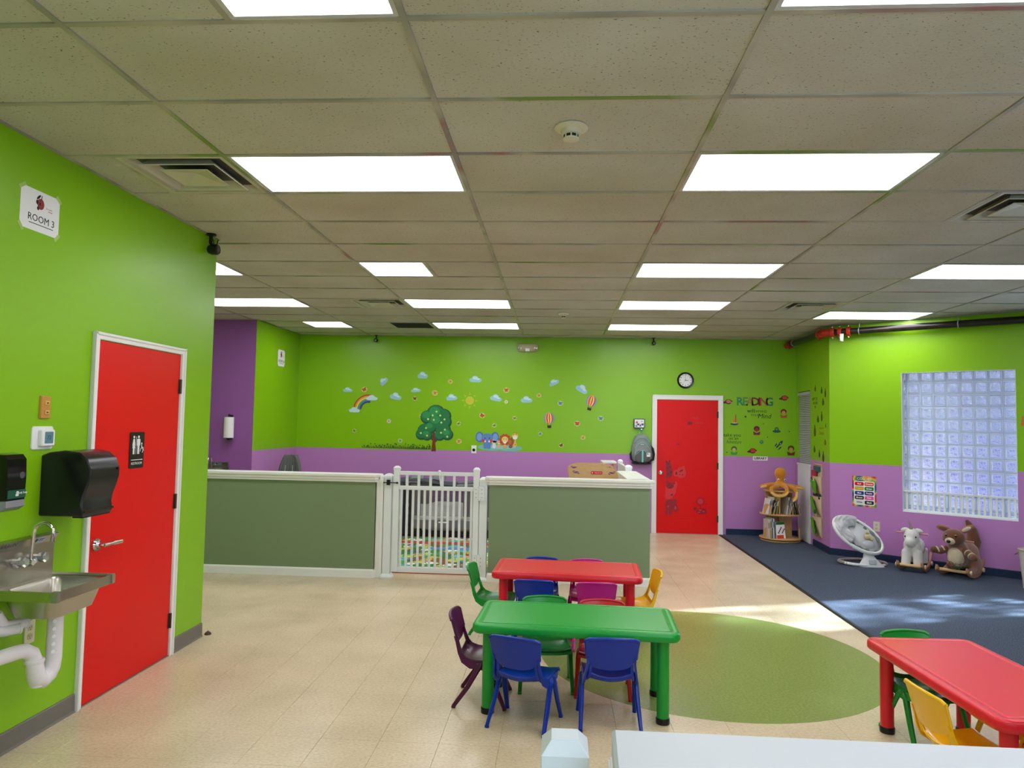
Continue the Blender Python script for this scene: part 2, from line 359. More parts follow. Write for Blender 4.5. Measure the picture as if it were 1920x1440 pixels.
# floor: sub floor slab, tiles laid in a 12 inch grid, round inlay, carpet
b = MB(); b.box(XF - .2, YR - .2, -.15, XR + .6, YB + .2, -.004)
floor = st(b.build('floor', mat('floor adhesive', (180, 160, 126), .8)))
S = .3048; cells = []
nx0 = int(XF // S); x = 0
CE = 2.475
xs = []; k = 0
X0 = CE - 29 * S
for i in range(29): xs.append((X0 + i * S, X0 + (i + 1) * S))
ys = [(YR + j * S, min(YR + (j + 1) * S, YB)) for j in range(int((YB - YR) / S) + 1)]
for (xa, xb) in xs:
    for (ya, yb) in ys:
        if yb - ya < .02 or (xb < XL - .2 and ya < YN - .3): continue
        cells.append((xa, ya, xb, yb))
def seen(c):
    xm, ym = (c[0] + c[2]) / 2, (c[1] + c[3]) / 2
    if ym < 2.3 or xm < XL: return 0
    px = 1338 * xm / ym; return (-1050 < px < 1000) and ym < 7.4
cells.sort(key=lambda c: (0 if seen(c) else 1, math.hypot((c[0] + c[2]) / 2, (c[1] + c[3]) / 2)))
tm = {}
g_ = .0006
def tile_mesh(w, d):
    key = (round(w, 3), round(d, 3))
    if key not in tm:
        q = MB(); q.rr(w - 2 * g_, d - 2 * g_, .0008, [(0, -.004), (0, -.0006), (.0006, 0)], seg=1)
        o = q.build('floor_tile', VCT); tm[key] = o.data; bpy.data.objects.remove(o)
    return tm[key]
for c in cells[:290]:
    o = bpy.data.objects.new('floor_tile', tile_mesh(c[2] - c[0], c[3] - c[1])); COL.objects.link(o); o.parent = floor
    o.location = ((c[0] + c[2]) / 2, (c[1] + c[3]) / 2, 0)
b = MB()
for c in cells[290:]: b.rr(c[2] - c[0] - 2 * g_, c[3] - c[1] - 2 * g_, .0008, [(0, -.004), (0, -.0006), (.0006, 0)], (c[0] + c[2]) / 2, (c[1] + c[3]) / 2, seg=1)
tag(b.build('floor_tile', VCT, floor), kind='stuff')
b = MB(); b.lathe([(1.19, -.002), (1.19, .0005), (1.1895, .0009)], (1.09, 5.30, 0), 96)
b.build('round_inlay', OVAL, floor)
b = MB()
cp = [(CE + .03, YR), (XR, YR), (XR, P1.y), (P0.x, P0.y), (3.65, YB), (CE + .03, YB)]
b.prism(cp, -.004, .008)
tag(b.build('carpet', CARPET, floor), label='blue-grey loop carpet')
b = MB(); b.loft([[(CE - .004, y_, -.003), (CE + .034, y_, -.003), (CE + .034, y_, .0105), (CE + .012, y_, .0105), (CE - .004, y_, .001)] for y_ in (YR, YB)])
b.build('carpet_edge_strip', MBLACK, floor)

# walls
def wall_panel(name, a, c, z_mid=SPLIT, lo=PURPLE, hi=GREEN, t=.12, z1=TOP, holes=(), parent=None):
    """wall from a to c (xy), room side on the w=(dy,-dx) side; holes=(s0,z0,s1,z1)"""
    a = Vector((a[0], a[1], 0)); c = Vector((c[0], c[1], 0)); d = (c - a); L = d.length; d.normalize(); w_ = Vector((d.y, -d.x, 0))
    root = None; q = MB()
    ss = sorted({0, L, *[h[0] for h in holes], *[h[2] for h in holes]}); zs = sorted({-.1, z_mid, z1, *[h[1] for h in holes], *[h[3] for h in holes]})
    for i in range(len(ss) - 1):
        for j in range(len(zs) - 1):
            sm, zm = (ss[i] + ss[i + 1]) / 2, (zs[j] + zs[j + 1]) / 2
            if any(h[0] < sm < h[2] and h[1] < zm < h[3] for h in holes): continue
            q.mi = 0 if zm < z_mid else 1
            q.box(ss[i], zs[j], -t, ss[i + 1], zs[j + 1], 0)
    o = q.build(name, [lo, hi], parent); o.matrix_world = frame(a, d, w_)
    return st(o)
wall_panel('wall_back', (XF - .2, YB), (3.65 + .15, YB))
wall_panel('wall_left_near', (XL, YR), (XL, YN), lo=GREEN, t=.14)
wall_panel('wall_left_end', (XL, YN), (XF, YN), lo=GREEN, t=.14)
wall_panel('wall_left_far', (XF, YN), (XF, 9.5), lo=PURPLE, hi=GREEN)
b = MB(); b.box(XF, 9.5, -.1, -4.132, YB, TOP); st(b.build('wall_purple', DPURPLE))
wall_panel('wall_left_side', (-4.13, 9.5), (-4.13, YB), t=.002)
SIDE_L = (Vector((P0.x, P0.y, 0)) - Vector((3.65, YB, 0))).length
wall_panel('wall_right_side', (3.65, YB), (P0.x, P0.y), holes=((.07, 1.08, .68, 2.19),), t=.15)
LW = (P1 - P0).length
WIN1 = (.857, .645, 2.022, 2.345); WIN2 = (2.55, .645, 3.65, 2.345)
wall_panel('wall_right_window', P0[:2], P1[:2], t=.22, holes=(WIN1, WIN2))
wall_panel('wall_right', (XR, P1.y), (XR, YR))
wall_panel('wall_rear', (XR, YR), (XL - .14, YR), holes=((3.2, 1.0, 5.6, 2.5),))
b = MB(); b.box(XF - .2, YR - .2, TOP, XR + .6, YB + .2, TOP + .1); ceiling = st(b.build('ceiling', mat('plenum deck', (90, 88, 84), .9)))
# paint line: slim wall angle round the ceiling
def baseboard(name, a, c, m, h=.09, t=.009, parent=None):
    a = Vector((a[0], a[1], 0)); c = Vector((c[0], c[1], 0)); d = (c - a); L = d.length; d.normalize(); w_ = Vector((d.y, -d.x, 0)); q = MB()
    q.loft([[(s_, 0, 0), (s_, 0, t + .008), (s_, .012, t + .002), (s_, h - .006, t), (s_, h, t - .004), (s_, h, 0)] for s_ in (0, L)])
    o = q.build(name, m); o.matrix_world = frame(a, d, w_); return st(o)
baseboard('baseboard_left', (XL, YR), (XL, 3.855), GREYBASE, .1)
baseboard('baseboard_left_corner', (XL, 4.855), (XL, YN), GREYBASE, .1)
baseboard('baseboard_back_right', (2.585, YB), (3.65, YB), NAVY, .1)
baseboard('baseboard_side', (3.61, 10.36), P0[:2], NAVY, .1)
baseboard('baseboard_window_wall', P0[:2], P1[:2], NAVY, .1)
baseboard('baseboard_back', (-4.13, YB), (.8, YB), NAVY, .1)
for nm, a, c in (('trim_1', (XL, YR), (XL, YN)), ('trim_2', (-4.13, YB), (3.65, YB)), ('trim_3', (3.65, YB), P0[:2]), ('trim_4', P0[:2], P1[:2]), ('trim_5', (-4.13, 9.5), (-4.13, YB)), ('trim_6', (XF, 9.5), (-4.13, 9.5))):
    a = Vector((a[0], a[1], 0)); c = Vector((c[0], c[1], 0)); d = (c - a); L = d.length; d.normalize(); w_ = Vector((d.y, -d.x, 0))
    q = MB(); q.box(0, CEIL - .006, 0, L, CEIL + .001, .02); o = q.build(nm, TEE); o.matrix_world = frame(a, d, w_); st(o)

# ---------------------------------------------------------------- ceiling grid, lights, vents
TX, TY = 1.2192, .6096
GX, GY = -.5417, 2.3298
lights = {}      # (col,row,x0frac,x1frac) col 0 = between the tees at GX and GX+TX
LIGHTS = [(-1, -1, .5, 1), (1, -1, 0, 1), (-1, 2, 0, 1), (1, 2, 0, 1), (-1, 6, 0, .5), (1, 6, 0, 1), (3, 6, 0, 1), (-3, 6, 0, 1), (-3, 9, 0, 1), (-1, 9, 0, 1), (1, 9, 0, 1), (3, 10, 0, 1), (-3, 12, .5, 1), (-1, 12, 0, 1), (1, 12, 0, 1),
          (-1, -5, 0, 1), (1, -5, 0, 1), (3, -3, 0, 1), (3, 2, 0, 1)]
VENTS = [(-2, 2, .5, 1), (-2, 9, .5, 1), (2, 3, .5, 1), (2, 9, .5, 1)]
GRILLE = (-2, 12, .5, 1)
special = {}
for s_ in LIGHTS + VENTS + [GRILLE]: special.setdefault(s_[:2], []).append(s_[2:])
def inside(x0, y0, x1, y1):
    xm, ym = (x0 + x1) / 2, (y0 + y1) / 2
    if x1 < XL + .02 and y1 < YN + .05: return False
    if x1 < XF or x0 > XR or y0 > YB or y1 < YR: return False
    if y0 > 9.45 and x1 < -4.15: return False
    # right of the window wall
    if (Vector((x0, y0, 0)) - P0).dot(W) < -.05 and x0 > 3.57: return False
    if x0 > 3.66 and y0 > 9.6: return False
    return True
tmesh = {}
def ctile(w):
    if w not in tmesh:
        q = MB(); q.rr(w - .006, TY - .006, .001, [(0, .016), (0, .004), (.004, .0005)], seg=1); o = q.build('ceiling_tile', TILE); tmesh[w] = o.data; bpy.data.objects.remove(o)
    return tmesh[w]
q = MB(); q.box(-TX / 2 + .012, -.012, -.003, TX / 2 - .012, .012, .004); o = q.build('cross_tee', TEE, bevel=0); CTM = o.data; bpy.data.objects.remove(o)
for ci in range(-5, 6):
    for rj in range(-7, 15):
        x0, y0 = GX + ci * TX, GY + rj * TY
        if not inside(x0, y0, x0 + TX, y0 + TY): continue
        o = bpy.data.objects.new('cross_tee', CTM); COL.objects.link(o); o.parent = ceiling; o.location = (x0 + TX / 2, y0, CEIL)
        parts = [(0, 1)]
        for (f0, f1) in special.get((ci, rj), []):
            parts = [p_ for p_ in ((0, f0), (f1, 1)) if p_[1] - p_[0] > .01]
            if f1 - f0 < .9:
                xm = x0 + .5 * TX; q = MB(); q.box(xm - .012, y0 + .012, CEIL - .003, xm + .012, y0 + TY - .012, CEIL + .004); q.build('cross_tee', TEE, ceiling)
        for (f0, f1) in parts:
            o = bpy.data.objects.new('ceiling_tile', ctile(round(TX * (f1 - f0), 4))); COL.objects.link(o); o.parent = ceiling
            o.location = (x0 + TX * (f0 + f1) / 2, y0 + TY / 2, CEIL + .001 + random.uniform(0, .002)); o.rotation_euler = (random.uniform(-.003, .003), random.uniform(-.0015, .0015), 0)
for ci in range(-5, 7):
    x_ = GX + ci * TX
    ya, yb = YR, YB
    if x_ < XL: ya = YN
    if x_ < -4.13: yb = 9.5
    if x_ > P0.x: yb = P0.y + (x_ - P0.x) * D.y / D.x
    if x_ > XR: continue
    q = MB(); q.box(x_ - .012, ya, CEIL - .0045, x_ + .012, yb, CEIL + .004); q.build('main_tee', TEE, ceiling)

def light_fixture(w):
    r_ = empty('ceiling_light')
    q = MB()
    for a in ((-w / 2 + .012, -TY / 2 + .012, -w / 2 + .03, TY / 2 - .012), (w / 2 - .03, -TY / 2 + .012, w / 2 - .012, TY / 2 - .012), (-w / 2 + .03, -TY / 2 + .012, w / 2 - .03, -TY / 2 + .03), (-w / 2 + .03, TY / 2 - .03, w / 2 - .03, TY / 2 - .012)):
        q.box(a[0], a[1], -.001, a[2], a[3], .025)
    q.build('frame', mat('white enamel lamp frame', (200, 200, 196), .35), r_)
    q = MB(); q.rr(w - .058, TY - .058, .002, [(0, .02), (0, .006), (.004, .004)], seg=1); q.build('diffuser', LENS, r_)
    return r_
LL = {(-1, -1): 'square lit ceiling light cut by the top edge, left of centre', (1, -1): 'long lit ceiling light cut by the top edge of the picture, at right',
      (-1, 2): 'long lit ceiling light right of the square air vent nearest the left wall', (1, 2): 'long lit ceiling light in the second row, right of the smoke detector',
      (-1, 6): 'square lit ceiling light with half-width lens, mid ceiling left of centre', (1, 6): 'long lit ceiling light in the middle of the ceiling, third row right of centre',
      (3, 6): 'long lit ceiling light cut by the right edge of the picture', (-3, 6): 'lit ceiling light mostly hidden behind the corner of the near green wall',
      (-3, 9): 'long lit ceiling light partly behind the near green wall corner, over the purple wall', (-1, 9): 'long lit ceiling light right of the far air vent, left of centre',
      (1, 9): 'long lit ceiling light in the last row but one, right of centre', (3, 10): 'long lit ceiling light near the sprinkler pipe at right',
      (-3, 12): 'square lit ceiling light near the far left corner', (-1, 12): 'long lit ceiling light nearest the back wall, left of centre', (1, 12): 'long lit ceiling light nearest the back wall, right of centre',
      (-1, -5): 'long lit ceiling light behind the viewer at left', (1, -5): 'long lit ceiling light behind the viewer at right', (3, -3): 'long lit ceiling light behind the viewer at far right', (3, 2): 'long lit ceiling light just outside the picture at right'}
proto = {}
for (ci, rj, f0, f1) in LIGHTS:
    w = round(TX * (f1 - f0), 4)
    if w not in proto: proto[w] = r_ = light_fixture(w)
    else: r_ = copy_tree(proto[w])
    r_.location = (GX + (ci + (f0 + f1) / 2) * TX, GY + (rj + .5) * TY, CEIL)
    tag(r_, LL[(ci, rj)], 'ceiling light', 'recessed fluorescent ceiling lights')
VENTM = mat('cream enamel diffuser', (196, 192, 168), .4)
def vent():
    r_ = empty('ceiling_vent'); h = TY / 2 - .013
    sq = lambda a, z, r=.02: [(sx_ * a, sy_ * a, z) for sx_, sy_ in ((1, 1), (-1, 1), (-1, -1), (1, -1))]
    def ring(prof, name, m=VENTM, cap=False):
        q = MB(); q.loft([sq(a, z) for a, z in prof], cap); return q.build(name, m, r_, smooth=False)
    ring([(h, .004), (h, -.004), (h - .022, -.004), (h - .03, .01), (h - .075, .07), (h - .078, .07), (h - .035, .012), (h - .02, .004)], 'frame')
    ring([(.215, -.012), (.21, -.016), (.2, -.008), (.145, .06), (.142, .06), (.2, -.002)], 'louver_ring')
    q = MB(); q.loft([sq(.135, -.012), sq(.13, -.016)], False); q.add([(.13, .13, -.016), (-.13, .13, -.016), (-.13, -.13, -.016), (.13, -.13, -.016), (0, 0, .012)], [(0, 1, 4), (1, 2, 4), (2, 3, 4), (3, 0, 4)])
    q.add([(.135, .135, -.012), (-.135, .135, -.012), (-.135, -.135, -.012), (.135, -.135, -.012), (0, 0, .018)], [(1, 0, 4), (2, 1, 4), (3, 2, 4), (0, 3, 4)])
    q.build('centre_plate', VENTM, r_)
    q = MB(); q.box(-h, -h, .085, h, h, .09); q.build('duct_back', mat('dark duct', (12, 12, 12), .9), r_)
    for sx_ in (-1, 1):
        q = MB(); q.box(sx_ * .09 - .004, -.004, -.003, sx_ * .09 + .004, .004, .085); q.build('hanger', STEEL, r_)
    return r_
vp = vent(); VL = ['square louvered air vent nearest the left wall, between near lights', 'small far square air vent, left of the centre line of lights', 'square air vent cut by the right edge of the picture', 'small far square air vent above the sprinkler pipe at right']
for i, (ci, rj, f0, f1) in enumerate(VENTS):
    r_ = vp if i == 0 else copy_tree(vp)
    r_.location = (GX + (ci + (f0 + f1) / 2) * TX, GY + (rj + .5) * TY, CEIL); tag(r_, VL[i], 'air vent', 'square ceiling air vents')
r_ = empty('return_grille', 'flat grey return air grille in the ceiling near the back wall', 'air vent', loc=(GX - 1.25 * TX, GY + 12.5 * TY, CEIL))
q = MB(); h = .29
for a in ((-h, -h, -h + .02, h), (h - .02, -h, h, h), (-h, -h, h, -h + .02), (-h, h - .02, h, h)): q.box(a[0], a[1], -.003, a[2], a[3], .006)
q.build('frame', VENTM, r_)
q = MB()
for k in range(26): y_ = -.265 + k * .0212; q.add([(-.27, y_, .0), (.27, y_, .0), (.27, y_ + .012, .012), (-.27, y_ + .012, .012)], [(0, 1, 2, 3)])
tag(q.build('grille_slat', mat('grille grey', (130, 128, 112), .5), r_), kind='stuff')
q = MB(); q.box(-.28, -.28, .012, .28, .28, .016); q.build('backing', mat('grille shade', (60, 58, 50), .8), r_)
# smoke detectors
def detector(loc, label, s=1):
    r_ = empty('smoke_detector', label, 'smoke detector', 'smoke detectors', loc=loc)
    q = MB(); q.lathe([(.078 * s, 0), (.078 * s, -.006), (.066 * s, -.012), (.05 * s, -.014)], n=32); q.build('base', WHITEPL if s < .9 else IVORY, r_, smooth=True)
    q = MB(); q.lathe([(.048 * s, -.012), (.046 * s, -.032), (.038 * s, -.036)], n=32); q.build('body', IVORY, r_, smooth=True)
    q = MB(); q.lathe([(.034 * s, -.034), (.034 * s, -.052)], n=24); q.build('sensor_grille', MBLACK, r_)
    for k in range(8):
        a = k * math.pi / 4; q = MB(); q.box(.033 * s, -.003 * s, -.054, .037 * s, .003 * s, -.034); o = q.build('rib', IVORY, r_); o.rotation_euler = (0, 0, a)
    q = MB(); q.lathe([(.037 * s, -.05), (.037 * s, -.056), (.024 * s, -.062)], n=24); q.build('cap', IVORY, r_, smooth=True)
detector((.045, 3.24, CEIL), 'round smoke detector on the ceiling between the near lights')
detector((.06, 8.75, CEIL), 'small far smoke detector on the ceiling near the back wall', .85)

# ---------------------------------------------------------------- frames for the walls
def BW(x_, z_, off=0): return frame((x_, YB - off, z_), (1, 0, 0), (0, -1, 0))
def LWF(y_, z_, off=0): return frame((XL + off, y_, z_), (0, 1, 0), (1, 0, 0))
def SWF(s_, z_, off=0): p_ = Vector((3.65, YB, 0)) + SD * s_ + SW * off; return frame((p_.x, p_.y, z_), SD, SW)
def WWF(s_, z_, off=0): p_ = P0 + D * s_ + W * off; return frame((p_.x, p_.y, z_), D, W)

# ---------------------------------------------------------------- doors
def door(name, mtx, w, h, knob, trim=.07, grow=0):
    """origin at the bottom centre of the opening, w x h the leaf"""
    r_ = empty(name, mtx=mtx, kind='structure')
    q = MB(); T = trim
    for a in ((-w / 2 - T, 0, -w / 2 - .004, h + T), (w / 2 + .004, 0, w / 2 + T, h + T), (-w / 2 - .004, h + .004, w / 2 + .004, h + T)):
        q.box(a[0], a[1], -.002, a[2], a[3], .018)
    for a in ((-w / 2 - T, 0, -w / 2 - T + .016, h + T), (w / 2 + T - .016, 0, w / 2 + T, h + T), (-w / 2 - T, h + T - .016, w / 2 + T, h + T)):
        q.box(a[0], a[1], -.002, a[2], a[3], .026)
    q.build('door_frame', WHITE, r_, bevel=.003)
    q = MB(); q.box(-w / 2, .008, -.03, w / 2, h, .006); leaf = q.build('door_leaf', RED, r_, bevel=.002)
    q = MB(); q.box(-w / 2 - .004, 0, -.001, w / 2 + .004, .008, .01); q.build('threshold', mat('aluminium', (150, 146, 140), .35, metal=.8), r_)
    for z_ in (.24, h / 2 + .02, h - .22):
        q = MB(); q.cyl(.008, z_ - .05, z_ + .05, (w / 2 + .002, 0, .013), 10, 'y'); q.box(w / 2 - .02, z_ - .05, .004, w / 2 + .02, z_ + .05, .009); q.build('hinge', HINGE, r_)
    return r_, leaf
d1, leaf1 = door('door_1', LWF((3.87 + 4.84) / 2 + .0, 0), .90, 2.06, 'lever', .045)
q = MB(); q.cyl(.036, .004, .012, (0, 0, 0), 28); q.cyl(.026, .012, .022, (0, 0, 0), 28); q.cyl(.013, .02, .06); o = q.build('handle_rose', CHROME, d1, smooth=True); o.location = (-.385, .89, .004)
q = MB(); q.tube([(0, 0, .055), (.02, 0, .062), (.07, 0, .062)], [.011, .0105, .009], 12); q.tube([(.07, 0, .062), (.075, 0, .062), (.16, -.004, .058), (.165, -.004, .058)], [.010, .0135, .0125, .006], 12, flat=.8)
o = q.build('lever', NICKEL, d1, smooth=True); o.location = (-.385, .89, .004)
q = MB(); q.box(-.452, .84, .002, -.444, .94, .012); q.build('strike_plate', NICKEL, d1)
d2, leaf2 = door('door_2', BW(2.0, .0), .925, 2.045, 'knob', .075)
q = MB(); q.lathe([(.033, .004), (.03, .01), (.012, .016), (.012, .035), (.026, .045), (.03, .058), (.022, .07), (.006, .073)], n=24); o = q.build('door_knob', CHROME, d2, smooth=True); o.location = (-.40, .925, .004)
# recessed-panel moulding on the far door
q = MB()
for a in ((-.335, .24, -.327, 1.93), (.3, .24, .308, 1.93), (-.335, 1.922, .308, 1.93), (-.335, .24, .308, .248)): q.box(a[0], a[1], .004, a[2], a[3], .0085)
q.build('panel_bead', RED, d2)
DSTK = [mat('translucent dark sticker', (120, 6, 14), .3), mat('translucent pink sticker', (214, 44, 50), .3), mat('translucent maroon sticker', (150, 16, 36), .3)]

# ---------------------------------------------------------------- sticker helpers
CM = {}
def cm(c, rough=.45):
    k = (c, rough)
    if k not in CM: CM[k] = mat('print %d %d %d' % c, c, rough)
    return CM[k]
def circ(cx_, cy_, rx, ry=None, n=16, rot=0, a0=0, a1=360):
    ry = ry or rx; out = []; full = (a1 - a0) >= 360
    for k in range(n if full else n + 1):
        a = R(a0 + (a1 - a0) * k / n); x_, y_ = rx * math.cos(a), ry * math.sin(a)
        out.append((cx_ + x_ * math.cos(rot) - y_ * math.sin(rot), cy_ + x_ * math.sin(rot) + y_ * math.cos(rot)))
    return out
def star(cx_, cy_, r1, r2, n, rot=0):
    return [(cx_ + (r1 if k % 2 == 0 else r2) * math.cos(rot + math.pi * k / n), cy_ + (r1 if k % 2 == 0 else r2) * math.sin(rot + math.pi * k / n)) for k in range(2 * n)]
def rotp(P, a): return [(x_ * math.cos(a) - y_ * math.sin(a), x_ * math.sin(a) + y_ * math.cos(a)) for x_, y_ in P]
def decal(name, label, cat, mtx, layers, group=None, rot=0):
    """layers: (part name, rgb or material, [polygons]); each layer a thin film above the last"""
    r_ = None; objs = []
    if len(layers) > 1: r_ = empty(name, mtx=mtx)
    z = .0004
    for nm, c, polys in layers:
        q = MB()
        for k, P in enumerate(polys): q.prism(rotp(P, rot) if rot else P, z - .0004 , z + .0003 + k * .00012)
        m_ = c if not isinstance(c, tuple) else cm(c)
        o = q.build(nm if r_ else name, m_, r_); objs.append(o)
        if nm in ('spot', 'patch', 'dot', 'fruit', 'blade', 'flower_head', 'ray', 'petal', 'cheek', 'highlight') and len(polys) > 1 and r_: o['kind'] = 'stuff'
        z += .0011 + .00012 * len(polys)
    if not r_:
        r_ = objs[0]; r_.matrix_world = mtx
    return tag(r_, label, cat, group)
def cloud_polys(w, h): return [circ(-w * .26, -h * .12, w * .22, h * .3), circ(w * .25, -h * .14, w * .25, h * .3), circ(-.02 * w, h * .1, w * .27, h * .4), circ(0, -h * .22, w * .4, h * .22)]

# ---------------------------------------------------------------- stickers on the far door
def D2(dx, z): return BW(2.0 + dx, z, .0065)
decal('door_sticker', 'dark insect sticker high on the far red door', 'sticker', D2(.04, 1.69), [('film', DSTK[0], [circ(0, 0, .03, .018), circ(-.02, .012, .02, .008, rot=.6), circ(.02, -.012, .02, .008, rot=.6), circ(.022, .014, .018, .007, rot=-.6), circ(-.022, -.014, .018, .007, rot=-.6)])])
decal('door_sticker', 'small faint insect sticker at mid height of the far red door', 'sticker', D2(-.14, 1.36), [('film', DSTK[2], [circ(0, 0, .016, .01), circ(-.016, .008, .014, .006, rot=.6), circ(.016, .008, .014, .006, rot=-.6)])])
r_ = empty('door_lettering', 'faint pale red lettering high on the far red door', 'sticker', mtx=D2(.15, 1.75))
text('Hello', .055, r_, DSTK[1], at=(-.03, .02, .001), shear=.2); text('there', .055, r_, DSTK[1], at=(.03, -.05, .001), shear=.2)
GIR = [('body', DSTK[2], [circ(0, -.02, .05, .10), circ(-.02, .07, .045, .06), [(-.05, -.14), (-.02, -.14), (-.02, .0), (-.05, 0)]]),
       ('patch', DSTK[0], [circ(-.02, .09, .014), circ(.012, .05, .012), circ(-.03, .03, .012), circ(.02, -.03, .015), circ(-.015, -.06, .013), circ(.0, .135, .012, .02), circ(-.045, .13, .012, .02)])]
decal('door_sticker', 'dark spotted giraffe sticker at the knob side of the far red door', 'sticker', D2(-.27, .965), GIR)
decal('door_sticker', 'pale red round leaping animal sticker right of the giraffe on the far door', 'sticker', D2(-.09, .93), [('body', DSTK[1], [circ(0, 0, .075, .085), circ(-.08, -.01, .04, .05), circ(.03, .07, .03, .035)]), ('spot', DSTK[0], [circ(0, .03, .035, .012, rot=.5), circ(-.075, -.01, .014, .025), circ(.02, -.03, .01), circ(-.02, -.03, .008)])])
decal('door_sticker', 'monkey sticker in the middle of the animal stack on the far red door', 'sticker', D2(-.25, .69), [('body', DSTK[1], [circ(0, -.03, .085, .10), circ(.06, .02, .035, .09, rot=-.3), circ(-.03, -.12, .07, .05)]), ('face', DSTK[2], [circ(-.01, .04, .06, .05), circ(-.05, .09, .025), circ(.05, .08, .02)]), ('spot', DSTK[0], [circ(-.03, .045, .01), circ(.015, .04, .01), circ(-.01, .015, .018, .006), circ(.02, -.10, .02, .012, rot=.5)])])
decal('door_sticker', 'dark maroon elephant sticker at the foot of the stack on the far red door', 'sticker', D2(-.245, .415), [('body', DSTK[2], [circ(-.01, .02, .08, .09), [(-.08, -.13), (-.045, -.13), (-.04, 0), (-.08, 0)], [(-.03, -.13), (.01, -.13), (.02, 0), (-.03, 0)], circ(.06, -.01, .045, .06), circ(.09, -.05, .035, .03), circ(.06, .08, .03, .04)]), ('spot', DSTK[1], [circ(-.04, .0, .012, .016), circ(.07, -.02, .016, .03)])])
decal('door_sticker', 'turtle sticker holding a round lollipop low on the far red door', 'sticker', D2(.2, .42), [('body', DSTK[2], [circ(.02, -.07, .085, .045), circ(-.08, -.03, .03, .022), circ(0, .08, .062), [(-.006, -.03), (.006, -.03), (.006, .03), (-.006, .03)]]), ('spot', DSTK[1], [circ(0, .08, .045), circ(.0, -.05, .03, .012), circ(.05, -.07, .02, .012), circ(-.02, -.085, .02, .01)]), ('dot', DSTK[0], [circ(-.09, -.025, .008), circ(.09, .045, .008), circ(-.09, .05, .006)])])

# ---------------------------------------------------------------- stickers on the back wall
CLD = (150, 196, 208); CLL = (196, 222, 228)
clouds = [(-3.33, 2.123, .16, .08, 0, 'small flat blue cloud sticker above and left of the rainbow'), (-2.758, 2.267, .15, .11, .9, 'small tilted blue cloud sticker upper left, above the rainbow'),
    (-2.554, 2.033, .19, .12, -.15, 'blue cloud sticker just right of the rainbow'), (-2.131, 2.371, .17, .12, 0, 'highest blue cloud sticker, left half of the wall'),
    (-2.235, 2.135, .16, .075, .1, 'flat blue cloud sticker between the rainbow and the tree, upper row'), (-1.663, 2.029, .18, .11, .1, 'blue cloud sticker just left of the yellow sun'),
    (-1.292, 2.319, .20, .11, 0, 'blue cloud sticker high above the yellow sun'), (-.963, 2.033, .19, .11, -.15, 'blue cloud sticker just right of the yellow sun'),
    (-.483, 2.013, .19, .11, .05, 'blue cloud sticker between the two hot air balloons and the sun'), (-.06, 2.289, .17, .10, .5, 'tilted blue cloud sticker above the lower hot air balloon'),
    (.38, 2.195, .20, .13, -.5, 'blue cloud sticker just above the upper hot air balloon')]
for x_, z_, w_, h_, a_, lb in clouds:
    pol = [rotp(P, a_) for P in cloud_polys(w_, h_)]; hi = [rotp(circ(-.03 * w_, h_ * .2, w_ * .2, h_ * .22), a_), rotp(circ(w_ * .2, h_ * .02, w_ * .15, h_ * .14), a_)]
    decal('cloud_sticker', lb, 'wall sticker', BW(x_, z_), [('cloud', CLD, pol), ('highlight', CLL, hi)], 'cloud stickers')
BRED, BORG, BGRN, BBLU, BWHT, BDRK = (206, 62, 40), (220, 150, 70), (50, 110, 60), (86, 140, 176), (220, 214, 190), (110, 36, 30)
flies = [(-3.06, 2.132, .045, BRED, 'red butterfly sticker above the rainbow'), (-2.247, 2.0, .035, BDRK, 'dark red butterfly sticker between rainbow and tree top'), (-2.124, 1.725, .042, BRED, 'red butterfly sticker at the upper left edge of the tree'),
    (-1.173, 1.752, .045, BRED, 'red butterfly sticker above the elephant'), (-.801, 2.157, .045, (214, 90, 40), 'orange-red butterfly sticker up right of the sun'), (.312, 1.653, .045, BRED, 'red butterfly sticker below the upper balloon'),
    (-1.928, 2.094, .045, BORG, 'orange butterfly sticker left of the cloud by the sun'), (-1.687, 2.278, .035, BORG, 'small orange butterfly sticker high between two clouds'), (-1.53, 1.342, .042, BORG, 'orange butterfly sticker right of the tree trunk'),
    (-.288, 2.081, .036, BORG, 'small orange butterfly sticker above the lower balloon'), (.405, 1.437, .036, BORG, 'small orange butterfly sticker low under the upper balloon'),
    (-2.652, 1.637, .036, (210, 190, 200), 'pale pink flower sticker between rainbow and tree'), (-.8, 1.972, .03, BWHT, 'small white flower sticker right of the sun'), (.07, 1.311, .036, BDRK, 'dark red butterfly sticker lowest on the green, right side'),
    (-3.2, 1.474, .036, BGRN, 'green dragonfly sticker far left above the grass'), (-1.542, 1.619, .036, BGRN, 'green dragonfly sticker right of the tree crown'), (-.662, 1.72, .036, BGRN, 'green dragonfly sticker left of the lower balloon'), (-.978, 1.601, .036, BGRN, 'green dragonfly sticker above the lion'),
    (-2.463, 1.333, .036, (120, 190, 160), 'pale teal flower sticker just above the grass'), (.046, 1.964, .042, BBLU, 'blue butterfly sticker left of the upper balloon'), (.675, 1.739, .042, BBLU, 'blue butterfly sticker right below the upper balloon'), (-.26, 1.482, .032, BBLU, 'small blue butterfly sticker below the lower balloon')]
